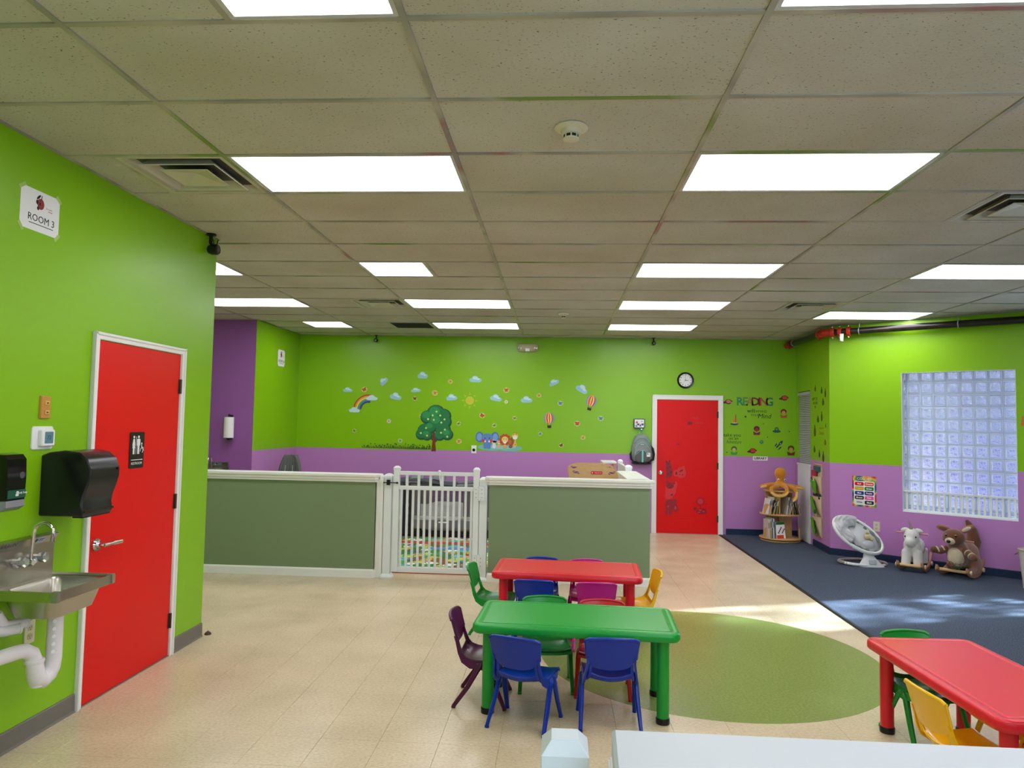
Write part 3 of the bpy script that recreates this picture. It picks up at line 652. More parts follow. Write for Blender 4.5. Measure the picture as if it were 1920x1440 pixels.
for i, (x_, z_, s_, c_, lb) in enumerate(flies):
    a_ = random.uniform(-.6, .6); k = 'flower' in lb; d_ = 'dragonfly' in lb
    base = [circ(0, 0, s_ * 1.05, s_ * .95, 12)]
    if k: wings = [circ(s_ * .5 * math.cos(t), s_ * .5 * math.sin(t), s_ * .3, n=8) for t in [j * 1.2566 for j in range(5)]]; mid = [circ(0, 0, s_ * .25, n=8)]
    elif d_: wings = [circ(sx_ * s_ * .45, sy_ * s_ * .22, s_ * .5, s_ * .13, 8, sx_ * sy_ * .5) for sx_ in (-1, 1) for sy_ in (-1, 1)]; mid = [circ(0, -.1 * s_, s_ * .1, s_ * .75, 8)]
    else: wings = [circ(sx_ * s_ * .42, s_ * .25, s_ * .42, s_ * .34, 8, sx_ * .5) for sx_ in (-1, 1)] + [circ(sx_ * s_ * .35, -s_ * .35, s_ * .3, s_ * .26, 8) for sx_ in (-1, 1)]; mid = [circ(0, -.05 * s_, s_ * .1, s_ * .55, 8)]
    decal('flower_sticker' if k else 'insect_sticker', lb, 'wall sticker', BW(x_, z_), [('backing', (196, 204, 120), base), ('wing' if not k else 'petal', c_, wings), ('body', (60, 40, 36), mid)], 'small flower and insect stickers', rot=a_)
# rainbow
def arc(r0, r1, a0, a1, n=16): return [(r0 * math.cos(R(a0 + (a1 - a0) * k / n)), r0 * math.sin(R(a0 + (a1 - a0) * k / n))) for k in range(n + 1)] + [(r1 * math.cos(R(a1 + (a0 - a1) * k / n)), r1 * math.sin(R(a1 + (a0 - a1) * k / n))) for k in range(n + 1)]
bands = [(196, 40, 40), (222, 150, 50), (230, 214, 90), (110, 170, 80), (70, 110, 190), (70, 40, 120)]
decal('rainbow_sticker', 'rainbow sticker with a cloud at each end, left on the back wall', 'wall sticker', BW(-2.985, 1.81),
    [('band', c_, [arc(.225 - .022 * k, .245 - .022 * k, 78, 176)]) for k, c_ in enumerate(bands)] + [('cloud', CLL, [[(x_ - .225, y_ - .005) for x_, y_ in P] for P in cloud_polys(.18, .09)] + [[(x_ + .05, y_ + .19) for x_, y_ in P] for P in cloud_polys(.19, .09)])])
decal('sun_sticker', 'faint yellow sun sticker with rays on the back wall', 'wall sticker', BW(-1.374, 1.983),
    [('ray', (168, 194, 40), [[(q_[0] + .105 * math.cos(t), q_[1] + .105 * math.sin(t)) for q_ in rotp([(-.016, -.02), (.03, 0), (-.016, .02)], t)] for t in [j * math.pi / 4 for j in range(8)]]), ('disc', (190, 204, 50), [circ(0, 0, .066, n=20)]), ('centre', (206, 194, 56), [circ(0, 0, .045, n=16)])])
crown = [(.03, .33, .14), (.15, .29, .12), (-.1, .27, .11), (.17, .2, .11), (.04, .2, .13), (-.14, .06, .11), (-.05, .1, .09), (-.19, 0, .09), (-.1, -.02, .08), (.15, .07, .12), (.22, 0, .09), (.1, -.02, .08)]
decal('tree_sticker', 'green tree sticker with brown trunk and pale fruit on the back wall', 'wall sticker', BW(-1.935, 1.44),
    [('trunk', (116, 50, 34), [[(-.03, -.265), (.045, -.265), (.03, -.1), (.02, .05), (-.02, .05), (-.015, -.1)], [(-.02, -.1), (-.13, .03), (-.11, .05), (0, -.04)], [(.01, -.08), (.13, .02), (.15, 0), (.03, -.13)], [(-.015, 0), (.015, 0), (.02, .16), (-.01, .16)]]),
     ('leaf_edge', (20, 84, 52), [circ(x_, z_, r_ * 1.06, r_, 14) for x_, z_, r_ in crown]),
     ('foliage', (34, 118, 66), [circ(x_ - .008, z_ + .015, r_ * .9, r_ * .82, 14) for x_, z_, r_ in crown]),
     ('highlight', (44, 146, 80), [circ(x_ - .02, z_ + .035, r_ * .6, r_ * .5, 12) for x_, z_, r_ in crown[::2]]),
     ('fruit', (206, 220, 120), [circ(x_, z_, .016, n=8) for x_, z_ in ((.04, .36), (.1, .3), (-.09, .24), (.17, .24), (.0, .23), (.12, .19), (-.12, .1), (-.2, .02), (-.1, -.02), (.18, .08), (.12, .03), (.22, -.03), (-.02, .3))])])
blades = []
for k in range(110):
    x_ = -2.52 + .5525 + k * 1.10 / 110 - 1.1 + .0; x_ = -.55 + k * .01; hh = .03 + .04 * random.random() * (1 if k % 3 else 1.3); l_ = random.uniform(-.015, .015)
    blades.append([(x_ - .003, -.03), (x_ + .003, -.03), (x_ + l_, -.03 + hh * .8)])
heads = [circ(random.uniform(-.54, .54), random.uniform(-.005, .045), .009, n=6) for k in range(34)]
decal('grass_sticker', 'long strip of dark grass stickers left of the tree', 'wall sticker', BW(-2.517, 1.24), [('ground_film', (146, 186, 70), [[(-.55, -.055), (.55, -.05), (.55, -.015), (-.55, -.015)]]), ('blade', (34, 60, 30), blades), ('flower_head', (60, 40, 34), heads)])
decal('puddle_sticker', 'pale blue oval puddle sticker under the animal stickers', 'wall sticker', BW(-.885, 1.262), [('puddle', (122, 190, 180), [circ(-.13, -.005, .22, .05, 24), circ(.15, -.01, .2, .05, 24)]), ('sheen', (140, 206, 206), [circ(0, .0, .25, .028, 20)])])
EB = (96, 136, 192)
Z0 = .0036
def A(x_, z_): return BW(x_, z_, .005)
decal('elephant_sticker', 'blue elephant sticker with big ears and pink cheeks on the back wall', 'wall sticker', A(-1.085, 1.37), [('ear', (82, 120, 176), [circ(-.12, .045, .065, .085), circ(.12, .045, .065, .085)]), ('inner_ear', (120, 160, 210), [circ(-.125, .045, .042, .06), circ(.125, .045, .042, .06)]), ('body', EB, [circ(0, -.07, .062, .06), circ(-.03, -.115, .028, .02), circ(.03, -.115, .028, .02)]), ('head', EB, [circ(0, .03, .09, .075, 20), circ(0, -.03, .028, .06)]),
    ('cheek', (214, 60, 90), [circ(-.058, -.01, .026), circ(.058, -.01, .026)]), ('tusk', (240, 240, 240), [circ(-.032, -.02, .012, .016), circ(.032, -.02, .012, .016)]), ('eye', (20, 20, 30), [circ(-.034, .03, .007, .011), circ(.034, .03, .007, .011)])])
decal('bunny_sticker', 'white bunny sticker beside the blue elephant', 'wall sticker', A(-.975, 1.325), [('body', (232, 224, 228), [circ(0, -.045, .028, .04), circ(0, .01, .036, .034), circ(-.02, .055, .01, .024), circ(.022, .055, .01, .024)]), ('cheek', (236, 160, 180), [circ(-.02, 0, .008), circ(.022, 0, .008)]), ('eye', (30, 30, 30), [circ(-.01, .012, .004), circ(.012, .012, .004)])])
decal('piglet_sticker', 'small tan cub sticker between bunny and lion', 'wall sticker', A(-.9, 1.325), [('body', (226, 178, 130), [circ(0, -.045, .026, .036), circ(0, .01, .034, .03), circ(-.024, .035, .012), circ(.024, .035, .012)]), ('snout', (244, 226, 200), [circ(0, 0, .014, .01)]), ('eye', (30, 30, 30), [circ(-.01, .014, .004), circ(.012, .014, .004)])])
decal('lion_sticker', 'lion sticker with a rust mane on the back wall', 'wall sticker', A(-.808, 1.362), [('mane', (186, 74, 34), [circ(.0, .02, .075, .08)] + [circ(.07 * math.cos(t), .02 + .07 * math.sin(t), .024, n=10) for t in [j * .6283 for j in range(10)]]), ('body', (224, 170, 90), [circ(0, -.085, .035, .03)]), ('face', (232, 200, 110), [circ(0, .02, .052, .05)]), ('muzzle', (246, 236, 220), [circ(0, -.02, .026, .024)]), ('eye', (30, 20, 20), [circ(-.02, .03, .005), circ(.02, .03, .005), circ(0, -.008, .006, .004)])])
decal('bear_sticker', 'brown bear cub sticker turned sideways beside the lion', 'wall sticker', A(-.712, 1.335), [('body', (150, 84, 40), [circ(0, .01, .045, .06), circ(-.005, -.06, .03, .025), circ(.01, .07, .015)]), ('face', (180, 110, 60), [circ(-.015, .01, .026, .036)]), ('cheek', (214, 40, 40), [circ(-.055, -.005, .014)])])
decal('giraffe_sticker', 'yellow giraffe sticker with a white face at the end of the animals', 'wall sticker', A(-.65, 1.39), [('body', (226, 186, 90), [circ(0, -.085, .03, .04), [(-.012, -.07), (.014, -.07), (.02, .02), (-.006, .02)], circ(0, .055, .05, .038)]), ('face', (236, 232, 224), [circ(0, .03, .038, .032)]), ('spot', (180, 120, 50), [circ(-.025, .075, .009), circ(.02, .08, .009), circ(.004, -.08, .009), circ(-.02, .105, .006, .012), circ(.022, .105, .006, .012)]), ('eye', (30, 30, 30), [circ(-.015, .04, .004), circ(.018, .04, .004)])])
def balloon(x_, z_, tilt, lb):
    cs_ = [(206, 70, 60), (232, 206, 90), (206, 70, 60), (110, 150, 200)]; L_ = []
    for k in range(8):
        a = -1 + k / 4; c_ = [(110, 150, 200), (232, 160, 80), (206, 60, 60), (232, 210, 100), (214, 70, 60), (240, 220, 130), (206, 60, 60), (110, 150, 200)][k]
        e0 = [(.082 * (a) * math.cos(t), .09 * math.sin(t)) for t in [-1.57 + j * .314 for j in range(11)]]; e1 = [(.082 * (a + .25) * math.cos(t), .09 * math.sin(t)) for t in [1.57 - j * .314 for j in range(11)]]
        L_.append(('gore', c_, [e0[1:-1] + [(0, .09)] + e1[1:-1] + [(0, -.09)]]))
    L_ += [('basket', (60, 42, 24), [[(-.028, -.15), (.028, -.15), (.032, -.11), (-.032, -.11)]]), ('rope', (90, 70, 50), [[(-.03, -.11), (-.026, -.11), (-.02, -.075), (-.026, -.075)], [(.03, -.11), (.026, -.11), (.02, -.075), (.026, -.075)]])]
    decal('balloon_sticker', lb, 'wall sticker', BW(x_, z_), L_, 'hot air balloon stickers', rot=tilt)
balloon(-.126, 1.727, .05, 'striped hot air balloon sticker, the lower and left one')
balloon(.527, 2.007, -.25, 'striped hot air balloon sticker, the upper and right one')

# reading corner stickers
r_ = empty('reading_lettering', 'large multicoloured READING lettering on the green wall', 'lettering', mtx=BW(3.015, 2.032))
wx = [-.222, -.142, -.068, .012, .072, .140, .222]
for ch, x_, c_ in zip('READING', wx, [(30, 130, 90), (80, 140, 60), (150, 130, 50), (110, 20, 36), (120, 20, 40), (180, 70, 40), (24, 110, 90)]):
    text(ch, .175, r_, cm(c_), name='letter', at=(x_, -.0, 0), bold=.004)
r_ = empty('quote_lettering', 'black handwritten will expand your Mind quote under READING', 'lettering', mtx=BW(3.06, 1.86))
text('will', .085, r_, INK, at=(-.10, .035, 0)); text('EXPAND', .052, r_, INK, at=(.045, .028, 0)); text('YOUR', .05, r_, INK, at=(-.035, -.03, 0)); text('Mind', .1, r_, INK, at=(.10, -.045, 0), shear=.25)
r_ = empty('quote_lettering', 'black take you on an Adventure quote beside the far door frame', 'lettering', mtx=BW(2.70, 1.47))
text('take you', .075, r_, INK, at=(-.02, .05, 0)); text('on an', .068, r_, INK, at=(.0, 0, 0)); text('Adventure', .078, r_, mat('dark green ink', (40, 66, 24), .5), at=(.0, -.055, 0), shear=.35, width=.23)
def planet(x_, z_, c_, lb): decal('planet_sticker', lb, 'wall sticker', BW(x_, z_), [('film', (70, 26, 30), [circ(0, 0, .05, .04), circ(-.01, -.005, .075, .022, rot=.15)]), ('disc', c_, [circ(0, .004, .034, .028), circ(.03, -.006, .025, .012)])])
planet(2.623, 2.031, (206, 116, 100), 'red planet sticker right beside the far door frame'); planet(3.465, 2.101, (214, 66, 60), 'red planet sticker right of READING near the blinds'); planet(2.987, 1.286, (196, 46, 50), 'red planet sticker just above the library sign')
decal('ufo_sticker', 'green hat-shaped spaceship sticker under the word Mind', 'wall sticker', BW(3.346, 1.61), [('film', (20, 80, 66), [circ(0, -.02, .062, .022), circ(0, .01, .03, .034)]), ('dome', (110, 160, 60), [circ(0, .012, .016, .018)])])
def reader(x_, z_, hair, skin, book, lb, s_=1): decal('reader_sticker', lb, 'wall sticker', BW(x_, z_), [('hair', hair, [circ(0, .03 * s_, .045 * s_, .042 * s_)]), ('face', skin, [circ(0, .014 * s_, .028 * s_, .03 * s_)]), ('book', book, [[(-.055 * s_, -.01 * s_), (0, -.035 * s_), (.055 * s_, -.01 * s_), (.045 * s_, -.065 * s_), (-.045 * s_, -.065 * s_)]])])
reader(3.451, 1.861, (90, 40, 20), (214, 150, 80), (170, 90, 40), 'child reading sticker with an orange book, right of the Mind quote')
reader(3.047, 1.594, (90, 10, 40), (150, 40, 60), (130, 20, 60), 'child reading sticker in dark crimson, centre of the reading wall')
reader(2.707, 1.283, (80, 90, 30), (190, 180, 110), (60, 150, 60), 'child reading sticker with a green book, lower left of the reading wall', .95)
reader(3.559, 1.3, (80, 56, 24), (196, 150, 60), (96, 40, 24), 'child reading sticker with a brown book, lower right by the blinds', 1.1)
decal('boat_sticker', 'sailboat sticker with an orange sail', 'wall sticker', BW(2.711, 1.751), [('sail', (214, 130, 30), [[(-.03, -.035), (.05, -.035), (.02, .07), (-.01, .02)]]), ('mast', (80, 60, 30), [[(.016, -.04), (.022, -.04), (.028, .085), (.02, .085)]]), ('hull', (24, 74, 50), [circ(0, -.06, .06, .02)]), ('wave', (190, 206, 190), [circ(0, -.046, .045, .007)])])
decal('rocket_sticker', 'dark blue rocket sticker low on the reading wall', 'wall sticker', BW(3.38, 1.383), [('film', (20, 56, 66), [circ(.025, .03, .02, .045, rot=-.7), circ(-.02, -.02, .012, .035, rot=-.7), circ(-.045, 0, .01, .03, rot=-.5), circ(.01, -.05, .01, .035, rot=-.9)]), ('window', (180, 200, 200), [circ(.02, .022, .008), circ(-.02, .02, .006), circ(-.01, -.05, .006)])])
decal('planet_sticker', 'small teal round planet sticker left of the rocket', 'wall sticker', BW(3.119, 1.423), [('film', (40, 130, 90), [circ(0, 0, .03)]), ('spot', (90, 170, 60), [circ(-.006, .004, .012, .008)])])
decal('star_sticker', 'small black star sticker left of the Mind quote', 'wall sticker', BW(2.879, 1.805), [('star', (16, 30, 16), [star(0, 0, .024, .009, 5, .3)])])
for x_, z_, s_, lb in ((2.599, 1.255, .012, 'tiny black star at the foot of the far door frame side'), (3.533, 1.591, .012, 'tiny dark dot sticker near the blinds'), (3.21, 1.50, .011, 'tiny green dot sticker left of the rocket top'), (3.15, 1.70, .01, 'tiny brown dot sticker above the crimson reader')):
    decal('dot_sticker', lb, 'wall sticker', BW(x_, z_), [('dot', (30, 50, 16), [star(0, 0, s_, s_ * .5, 5)])])
r_ = empty('library_sign', 'small white library sign on the purple wall over the bookshelf', 'sign', mtx=BW(3.10, 1.173))
q = MB(); q.rr(.22, .062, .004, [(0, 0), (0, .002)]); q.build('card', PAPER, r_); text('LIBRARY', .052, r_, INK, at=(0, 0, .002), bold=.0015, width=.19)

# side wall stickers
def SS(y_, z_): return SWF((YB - y_) / .9986, z_)
veg = [(10.236, 2.204, .03, .09, (96, 26, 30), 'dark red bulb sticker at the top beside the blinds'), (9.951, 2.162, .035, .10, (30, 74, 20), 'dark green leafy sticker in the top middle of the narrow side wall'), (9.796, 2.123, .03, .13, (40, 40, 16), 'tall dark potted sticker at the top corner edge'),
       (9.891, 2.003, .045, .10, (50, 100, 40), 'round green sticker under the top row of the side wall'), (9.955, 1.809, .035, .14, (40, 70, 12), 'tall green bottle sticker in the middle of the side wall'), (10.118, 1.774, .045, .10, (30, 84, 20), 'green drop sticker left of the tall bottle sticker'),
       (9.785, 1.682, .015, .06, (20, 40, 20), 'tiny dark sticker at the corner edge of the side wall'), (10.261, 1.612, .045, .17, (70, 84, 24), 'tall olive cactus sticker beside the blinds'), (9.813, 1.46, .04, .08, (124, 104, 24), 'brownish pear sticker near the corner edge'),
       (10.283, 1.356, .04, .10, (36, 90, 30), 'green pear sticker low beside the blinds'), (10.064, 1.299, .035, .11, (20, 70, 30), 'dark green leaf sticker low on the side wall'), (9.899, 1.265, .045, .15, (100, 56, 20), 'brown pineapple sticker low near the corner')]
for y_, z_, w_, h_, c_, lb in veg:
    dk = tuple(int(v_ * .45) for v_ in c_)
    decal('plant_sticker', lb, 'wall sticker', SS(y_, z_), [('film', dk, [circ(0, -h_ * .12, w_, h_ * .38), circ(0, h_ * .3, w_ * .4, h_ * .2, rot=.2)]), ('fill', c_, [circ(0, -h_ * .12, w_ * .66, h_ * .28)])])
r_ = empty('quote_lettering', 'small black quote lettering high on the narrow side wall', 'lettering', mtx=SS(10.26, 2.0)); text('HAPPY YOU', .055, r_, INK, at=(0, .055, 0), width=.24); text('IN YOUR', .055, r_, INK, at=(.03, -.005, 0), width=.18); text('ME', .05, r_, INK, at=(.02, -.06, 0))
r_ = empty('quote_lettering', 'small orange-brown quote lettering at mid height of the side wall', 'lettering', mtx=SS(9.965, 1.61)); OIN = mat('rust ink', (130, 70, 16), .5); text('NEVER STOP', .03, r_, OIN, at=(0, .035, 0), width=.18); text('Dreams', .07, r_, OIN, at=(0, -.03, 0), shear=.2, width=.19)

# ---------------------------------------------------------------- things on the back wall
r_ = empty('wall_clock', 'round black-rimmed wall clock above the far red door', 'clock', mtx=BW(1.967, 2.35))
q = MB()
q.lathe([(.105, .018), (.108, .03), (.118, .034), (.125, .024), (.127, 0), (.09, 0), (.09, .012), (.105, .016)], n=40, cap=False); q.build('rim', BLACK, r_, smooth=True)
q = MB(); q.cyl(.108, .006, .014, n=40); q.build('dial', PAPER, r_)
for k in range(1, 13):
    a = R(90 - 30 * k); text(str(k), .03, r_, INK, name='numeral', at=(.082 * math.cos(a), .082 * math.sin(a), .0146), bold=.0006)
for L_, a, w_, nm in ((.05, -7, .006, 'hour_hand'), (.078, 97, .004, 'minute_hand'), (.085, 232, .002, 'second_hand')):
    q = MB(); q.prism(rotp([(-.012, -w_ / 2), (L_, -w_ / 3), (L_, w_ / 3), (-.012, w_ / 2)], R(a)), .017, .0185); q.build(nm, INK, r_)
q = MB(); q.cyl(.006, .0145, .02, n=12); q.build('hub', INK, r_)
r_ = empty('emergency_light', 'beige twin-lamp emergency light under the ceiling on the back wall', 'emergency light', mtx=BW(-.477, 2.823))
q = MB(); q.rr(.33, .125, .04, [(0, 0), (0, .035), (.012, .05), (.03, .054)], seg=8); q.build('housing', mat('aged beige plastic', (196, 180, 140), .4), r_, smooth=True)
for sx_ in (-1, 1):
    q = MB(); q.lathe([(.03, .048), (.034, .056), (.03, .07), (.026, .062), (.004, .052)], (sx_ * .125, -.012, 0), 20); q.build('lamp_head', CHROME, r_, smooth=True)
q = MB(); q.box(-.036, -.058, .05, .036, -.012, .062); q.build('test_window', STEEL, r_, bevel=.003)
for sx_ in (-1, 1): q = MB(); q.box(sx_ * .04 - .004, -.056, .05, sx_ * .04 + .004, -.02, .064); q.build('window_slot', BLACK, r_)
def cam_small(mtx, label):
    r_ = empty('security_camera', label, 'camera', 'small black security cameras', mtx=mtx)
    q = MB(); q.cyl(.028, -.006, 0, (0, 0, 0), 16, 'y'); q.build('mount_plate', BLACK, r_)
    q = MB(); q.tube([(0, 0, 0), (0, -.05, .0), (0, -.065, .015)], .01, 8); q.build('arm', BLACK, r_, smooth=True)
    q = MB(); q.lathe([(.0, -.02), (.022, -.02), (.03, 0), (.03, .03), (.024, .036), (.02, .034)], (0, -.085, .01), 16); q.build('body', BLACK, r_, smooth=True)
    q = MB(); q.cyl(.014, .034, .037, (0, -.085, .01), 14); q.build('lens', mat('dark lens', (90, 90, 96), .1), r_)
    return r_
cam_small(BW(-2.875, CEIL - .001, .06), 'small black camera under the ceiling on the left half of the back wall')
cam_small(BW(1.47, CEIL - .001, .06), 'small black camera under the ceiling above the far red door')
r_ = cam_small(frame((XL + .035, 5.10, CEIL - .001), (0, 1, 0), (1, 0, 0)), 'black camera at the ceiling by the end of the near green wall'); r_.scale = (1.35, 1.35, 1.35)
q = MB(); q.tube([(0, 0, 0), (.03, -.03, .0), (.06, -.045, -.01), (.10, -.03, -.015), (.115, 0, -.015)], .003, 6); q.build('cable', BLACK, r_, smooth=True)
r_ = empty('door_bumper_plate', 'white wall plate with a black round socket on the back wall', 'wall plate', mtx=BW(-1.292, 1.22))
q = MB(); q.rr(.08, .122, .006, [(0, 0), (0, .005), (.003, .008)]); q.build('plate', WHITEPL, r_); q = MB(); q.lathe([(.023, .006), (.023, .012), (.014, .012), (.012, .008)], (0, -.008, 0), 20); q.build('socket', BLACK, r_)
r_ = empty('first_aid_box', 'small first aid box with red cross hung above the backpack', 'first aid box', mtx=BW(1.262, 1.672))
q = MB(); q.rr(.17, .15, .02, [(0, 0), (0, .05), (.006, .056)]); q.build('case', mat('grey blue plastic', (70, 86, 96), .35), r_, smooth=True)
q = MB(); q.box(-.07, -.06, .056, .072, .06, .0575); q.build('face', PAPER, r_)
q = MB(); q.box(-.055, .012, .0575, -.019, .024, .0585); q.box(-.043, 0, .0575, -.031, .036, .0588); q.build('red_cross', mat('cross red', (190, 30, 40), .5), r_)
q = MB(); q.box(.03, .03, .0575, .05, .036, .0585); q.box(.037, .023, .0575, .043, .043, .0588); q.build('green_cross', mat('cross green', (30, 110, 80), .5), r_)
q = MB()
for x_, y_, w_, h_ in ((-.06, -.05, .03, .02), (-.03, -.03, .028, .03), (.005, -.05, .02, .035), (.032, -.03, .034, .03), (-.05, -.018, .05, .008)): q.box(x_, y_, .0575, x_ + w_, y_ + h_, .0585)
q.build('print', mat('violet print', (90, 76, 130), .5), r_)
# backpack
r_ = empty('backpack', 'grey school backpack with mint trim hanging beside the far door', 'backpack', mtx=BW(1.30, 1.285))
GRYF = mat('grey backpack cloth', (136, 142, 142), .8, bump=(200, .2, .002)); DKF = mat('charcoal backpack cloth', (92, 94, 96), .85, bump=(200, .2, .002)); MINT = mat('mint trim', (120, 200, 190), .5)
def pk(w, h, d, y0, top=.55, z0=.0):
    q = MB(); rings = []
    for k in range(9):
        t = k / 8; ins = (1 - math.sqrt(max(0, 1 - (t) ** 4))) ; ring = []
        for j in range(28):
            a = 2 * math.pi * j / 28; c_, s_ = math.cos(a), math.sin(a); ex = .55
            px_ = (abs(c_) ** ex) * (1 if c_ > 0 else -1); py_ = (abs(s_) ** ex) * (1 if s_ > 0 else -1)
            wd = w / 2 * (1 - .26 * max(0, py_)); ring.append(((wd - ins * w * .22) * px_, y0 + (h / 2 - ins * h * .16) * py_, z0 + d * t))
        rings.append(ring)
    return q.loft(rings)
pk(.31, .44, .13, 0).build('main_pocket', GRYF, r_, smooth=True, auto=180)
pk(.26, .31, .05, -.05, z0=.115).build('middle_pocket', GRYF, r_, smooth=True, auto=180)
pk(.22, .18, .045, -.115, z0=.15).build('front_pocket', DKF, r_, smooth=True, auto=180)
for pts in ([(-.12 + .24 * k / 12, .10 + .075 * math.sin(math.pi * k / 12), .13) for k in range(13)], [(-.115 + .23 * k / 12, -.0 + .10 * math.sin(math.pi * k / 12), .165) for k in range(13)], [(-.10 + .2 * k / 12, -.09 + .07 * math.sin(math.pi * k / 12), .196) for k in range(13)]):
    q = MB(); q.tube(pts, .0035, 6); q.build('piping', MINT, r_, smooth=True)
q = MB(); q.box(-.012, -.2, .19, .012, -.02, .2); q.build('mint_strap', MINT, r_, bevel=.003)
for x_ in (-.012, .014): q = MB(); q.ell((x_, .065, .17), (.011, .013, .006), 10, 6); q.build('eye_patch', PAPER, r_); q = MB(); q.ell((x_ + .003, .062, .176), (.005, .007, .003), 8, 6); q.build('pupil', INK, r_)
q = MB(); q.tube([(-.04, .19, .04), (-.02, .28, .015), (0, .31, .01), (.02, .28, .015), (.04, .19, .04)], .005, 8); q.build('hang_loop', MINT, r_, smooth=True)
q = MB(); q.tube([(.12, .06, .05), (.17, -.0, .06), (.185, -.08, .06), (.175, -.16, .06), (.12, -.19, .05)], .018, 8, flat=.4); q.build('shoulder_strap', BLACK, r_, smooth=True)
q = MB(); q.tube([(-.12, .0, .05), (-.165, -.08, .05), (-.155, -.16, .05), (-.11, -.2, .05)], .014, 8, flat=.4); q.build('side_strap', BLACK, r_, smooth=True)
pk(.30, .05, .13, -.215).build('base', BLACK, r_, smooth=True, auto=180)
q = MB(); q.box(.06, -.115, .197, .115, -.055, .199); q.build('name_tag', PAPER, r_); q = MB(); q.prism([(.07, -.085), (.084, -.078), (.078, -.07), (.086, -.062), (.068, -.062)], .199, .2); q.build('tag_print', INK, r_)
q = MB(); q.lathe([(.016, 0), (.014, .03), (.006, .034)], (0, .30, 0), 10); tag(q.build('hook', CHROME, None), 'wall hook holding the backpack loop', 'hook').matrix_world = BW(1.30, 1.285)

# ---------------------------------------------------------------- things on the left wall
def sheet_sign(mtx, label, num, s=1):
    r_ = empty('paper_sign', label, 'sign', mtx=mtx)
    q = MB(); q.box(-.136, -.104, 0, .136, .104, .001)
    q.build('sheet', PAPER, r_)
    for x_, y_, a in ((-.128, .1, .6), (.128, .1, -.7), (-.128, -.1, -.9), (.128, -.1, .8)):
        q = MB(); q.prism([(x_ + p_[0], y_ + p_[1]) for p_ in rotp([(-.025, -.009), (.025, -.009), (.025, .009), (-.025, .009)], a)], .001, .0015); q.build('tape', mat('clear tape', (176, 204, 110), .2), r_)
    text('ROOM ' + num, .05, r_, INK, at=(.01, -.04, .001))
    q = MB(); q.box(-.075, -.07, .001, .095, -.0665, .0016); q.build('underline', INK, r_)
    q = MB(); q.prism(circ(0, .04, .024, .028, 18), .001, .0017); q.build('apple', mat('apple red', (150, 36, 40), .5), r_)
    q = MB(); q.prism(circ(-.016, .072, .018, .006, 10, rot=.8), .001, .002); q.prism([(0, .06), (.004, .06), (.008, .085), (.004, .085)], .001, .002); q.prism(circ(-.026, .045, .008, .012, 8), .0018, .0024); q.prism(circ(-.018, .015, .008, .01, 8), .0018, .0024); q.prism(circ(-.006, .04, .005, .008, 8), .0018, .0024); q.build('apple_figures', INK, r_)
    text('St. Learn', .012, r_, cm((180, 70, 60)), at=(.06, .03, .001), shear=.3); text('academy', .009, r_, cm((180, 70, 60)), at=(.068, .018, .001), shear=.3)
    return r_
sheet_sign(LWF(3.405, 2.65), 'white landscape paper sign reading ROOM 3 taped high on the near green wall', '3')
r_ = sheet_sign(frame((-4.128, 10.395, 2.545), (0, 1, 0), (1, 0, 0)), 'small white paper sign on the far left green wall', '3A'); r_.scale = (.98, 1.18, 1)
# intercom plate
r_ = empty('keypad_plate', 'narrow tan wall plate above the thermostat', 'wall plate', mtx=LWF(3.508, 1.664)); TAN = mat('tan plastic', (196, 140, 66), .4)
q = MB(); q.rr(.07, .115, .004, [(0, 0), (0, .006), (.003, .012)]); q.build('plate', TAN, r_)
for y_ in (.022, -.026): q = MB(); q.rr(.03, .022, .002, [(0, .010), (0, .016), (.002, .018)], 0.004, y_, seg=2); q.build('button', mat('tan button', (220, 170, 96), .35), r_); q = MB(); q.box(-.003, y_ - .003, .017, .009, y_ + .003, .019); q.build('port', INK, r_)
r_ = empty('thermostat', 'white thermostat with grey-blue screen on the near green wall', 'thermostat', mtx=LWF(3.503, 1.507))
q = MB(); q.rr(.15, .118, .012, [(0, 0), (0, .004), (.003, .007)]); q.build('back_plate', WHITEPL, r_); q = MB(); q.rr(.095, .085, .01, [(0, .006), (0, .026), (.004, .03)], .012, 0); q.build('housing', WHITEPL, r_)
q = MB(); q.rr(.06, .06, .004, [(0, .03), (0, .0308)], .014, .002); q.build('screen', mat('lcd screen', (96, 136, 150), .2), r_); text('72', .03, r_, mat('lcd digit', (40, 70, 84), .4), at=(.014, .002, .0312))
# restroom sign on the door
r_ = empty('restroom_sign', 'black restroom sign with white figures on the near red door', 'sign', mtx=LWF(4.327, 1.417, .0065))
q = MB(); q.rr(.153, .226, .01, [(0, 0), (0, .003), (.001, .004)]); q.build('plate', BLACK, r_)
WI = mat('sign white', (236, 236, 234), .5)
def sgn(nm, polys):
    q = MB()
    for P in polys: q.prism(P, .004, .0052)
    q.build(nm, WI, r_)
sgn('woman_figure', [circ(-.037, .082, .0085), [(-.044, .07), (-.030, .07), (-.022, .03), (-.027, .028), (-.033, .055), (-.023, .012), (-.029, .012), (-.029, -.025), (-.036, -.025), (-.0365, .012), (-.038, .012), (-.0385, -.025), (-.045, -.025), (-.045, .012), (-.051, .012), (-.041, .055), (-.047, .028), (-.052, .03)]])
sgn('man_figure', [circ(.012, .082, .0085), [(0, .07), (.024, .07), (.029, .065), (.029, .028), (.024, .028), (.022, .055), (.022, -.025), (.014, -.025), (.0125, .02), (.0115, .02), (.010, -.025), (.002, -.025), (.002, .055), (0, .028), (-.005, .028), (-.005, .065)]])
sgn('divider', [[(-.0135, -.025), (-.0115, -.025), (-.0115, .085), (-.0135, .085)]])
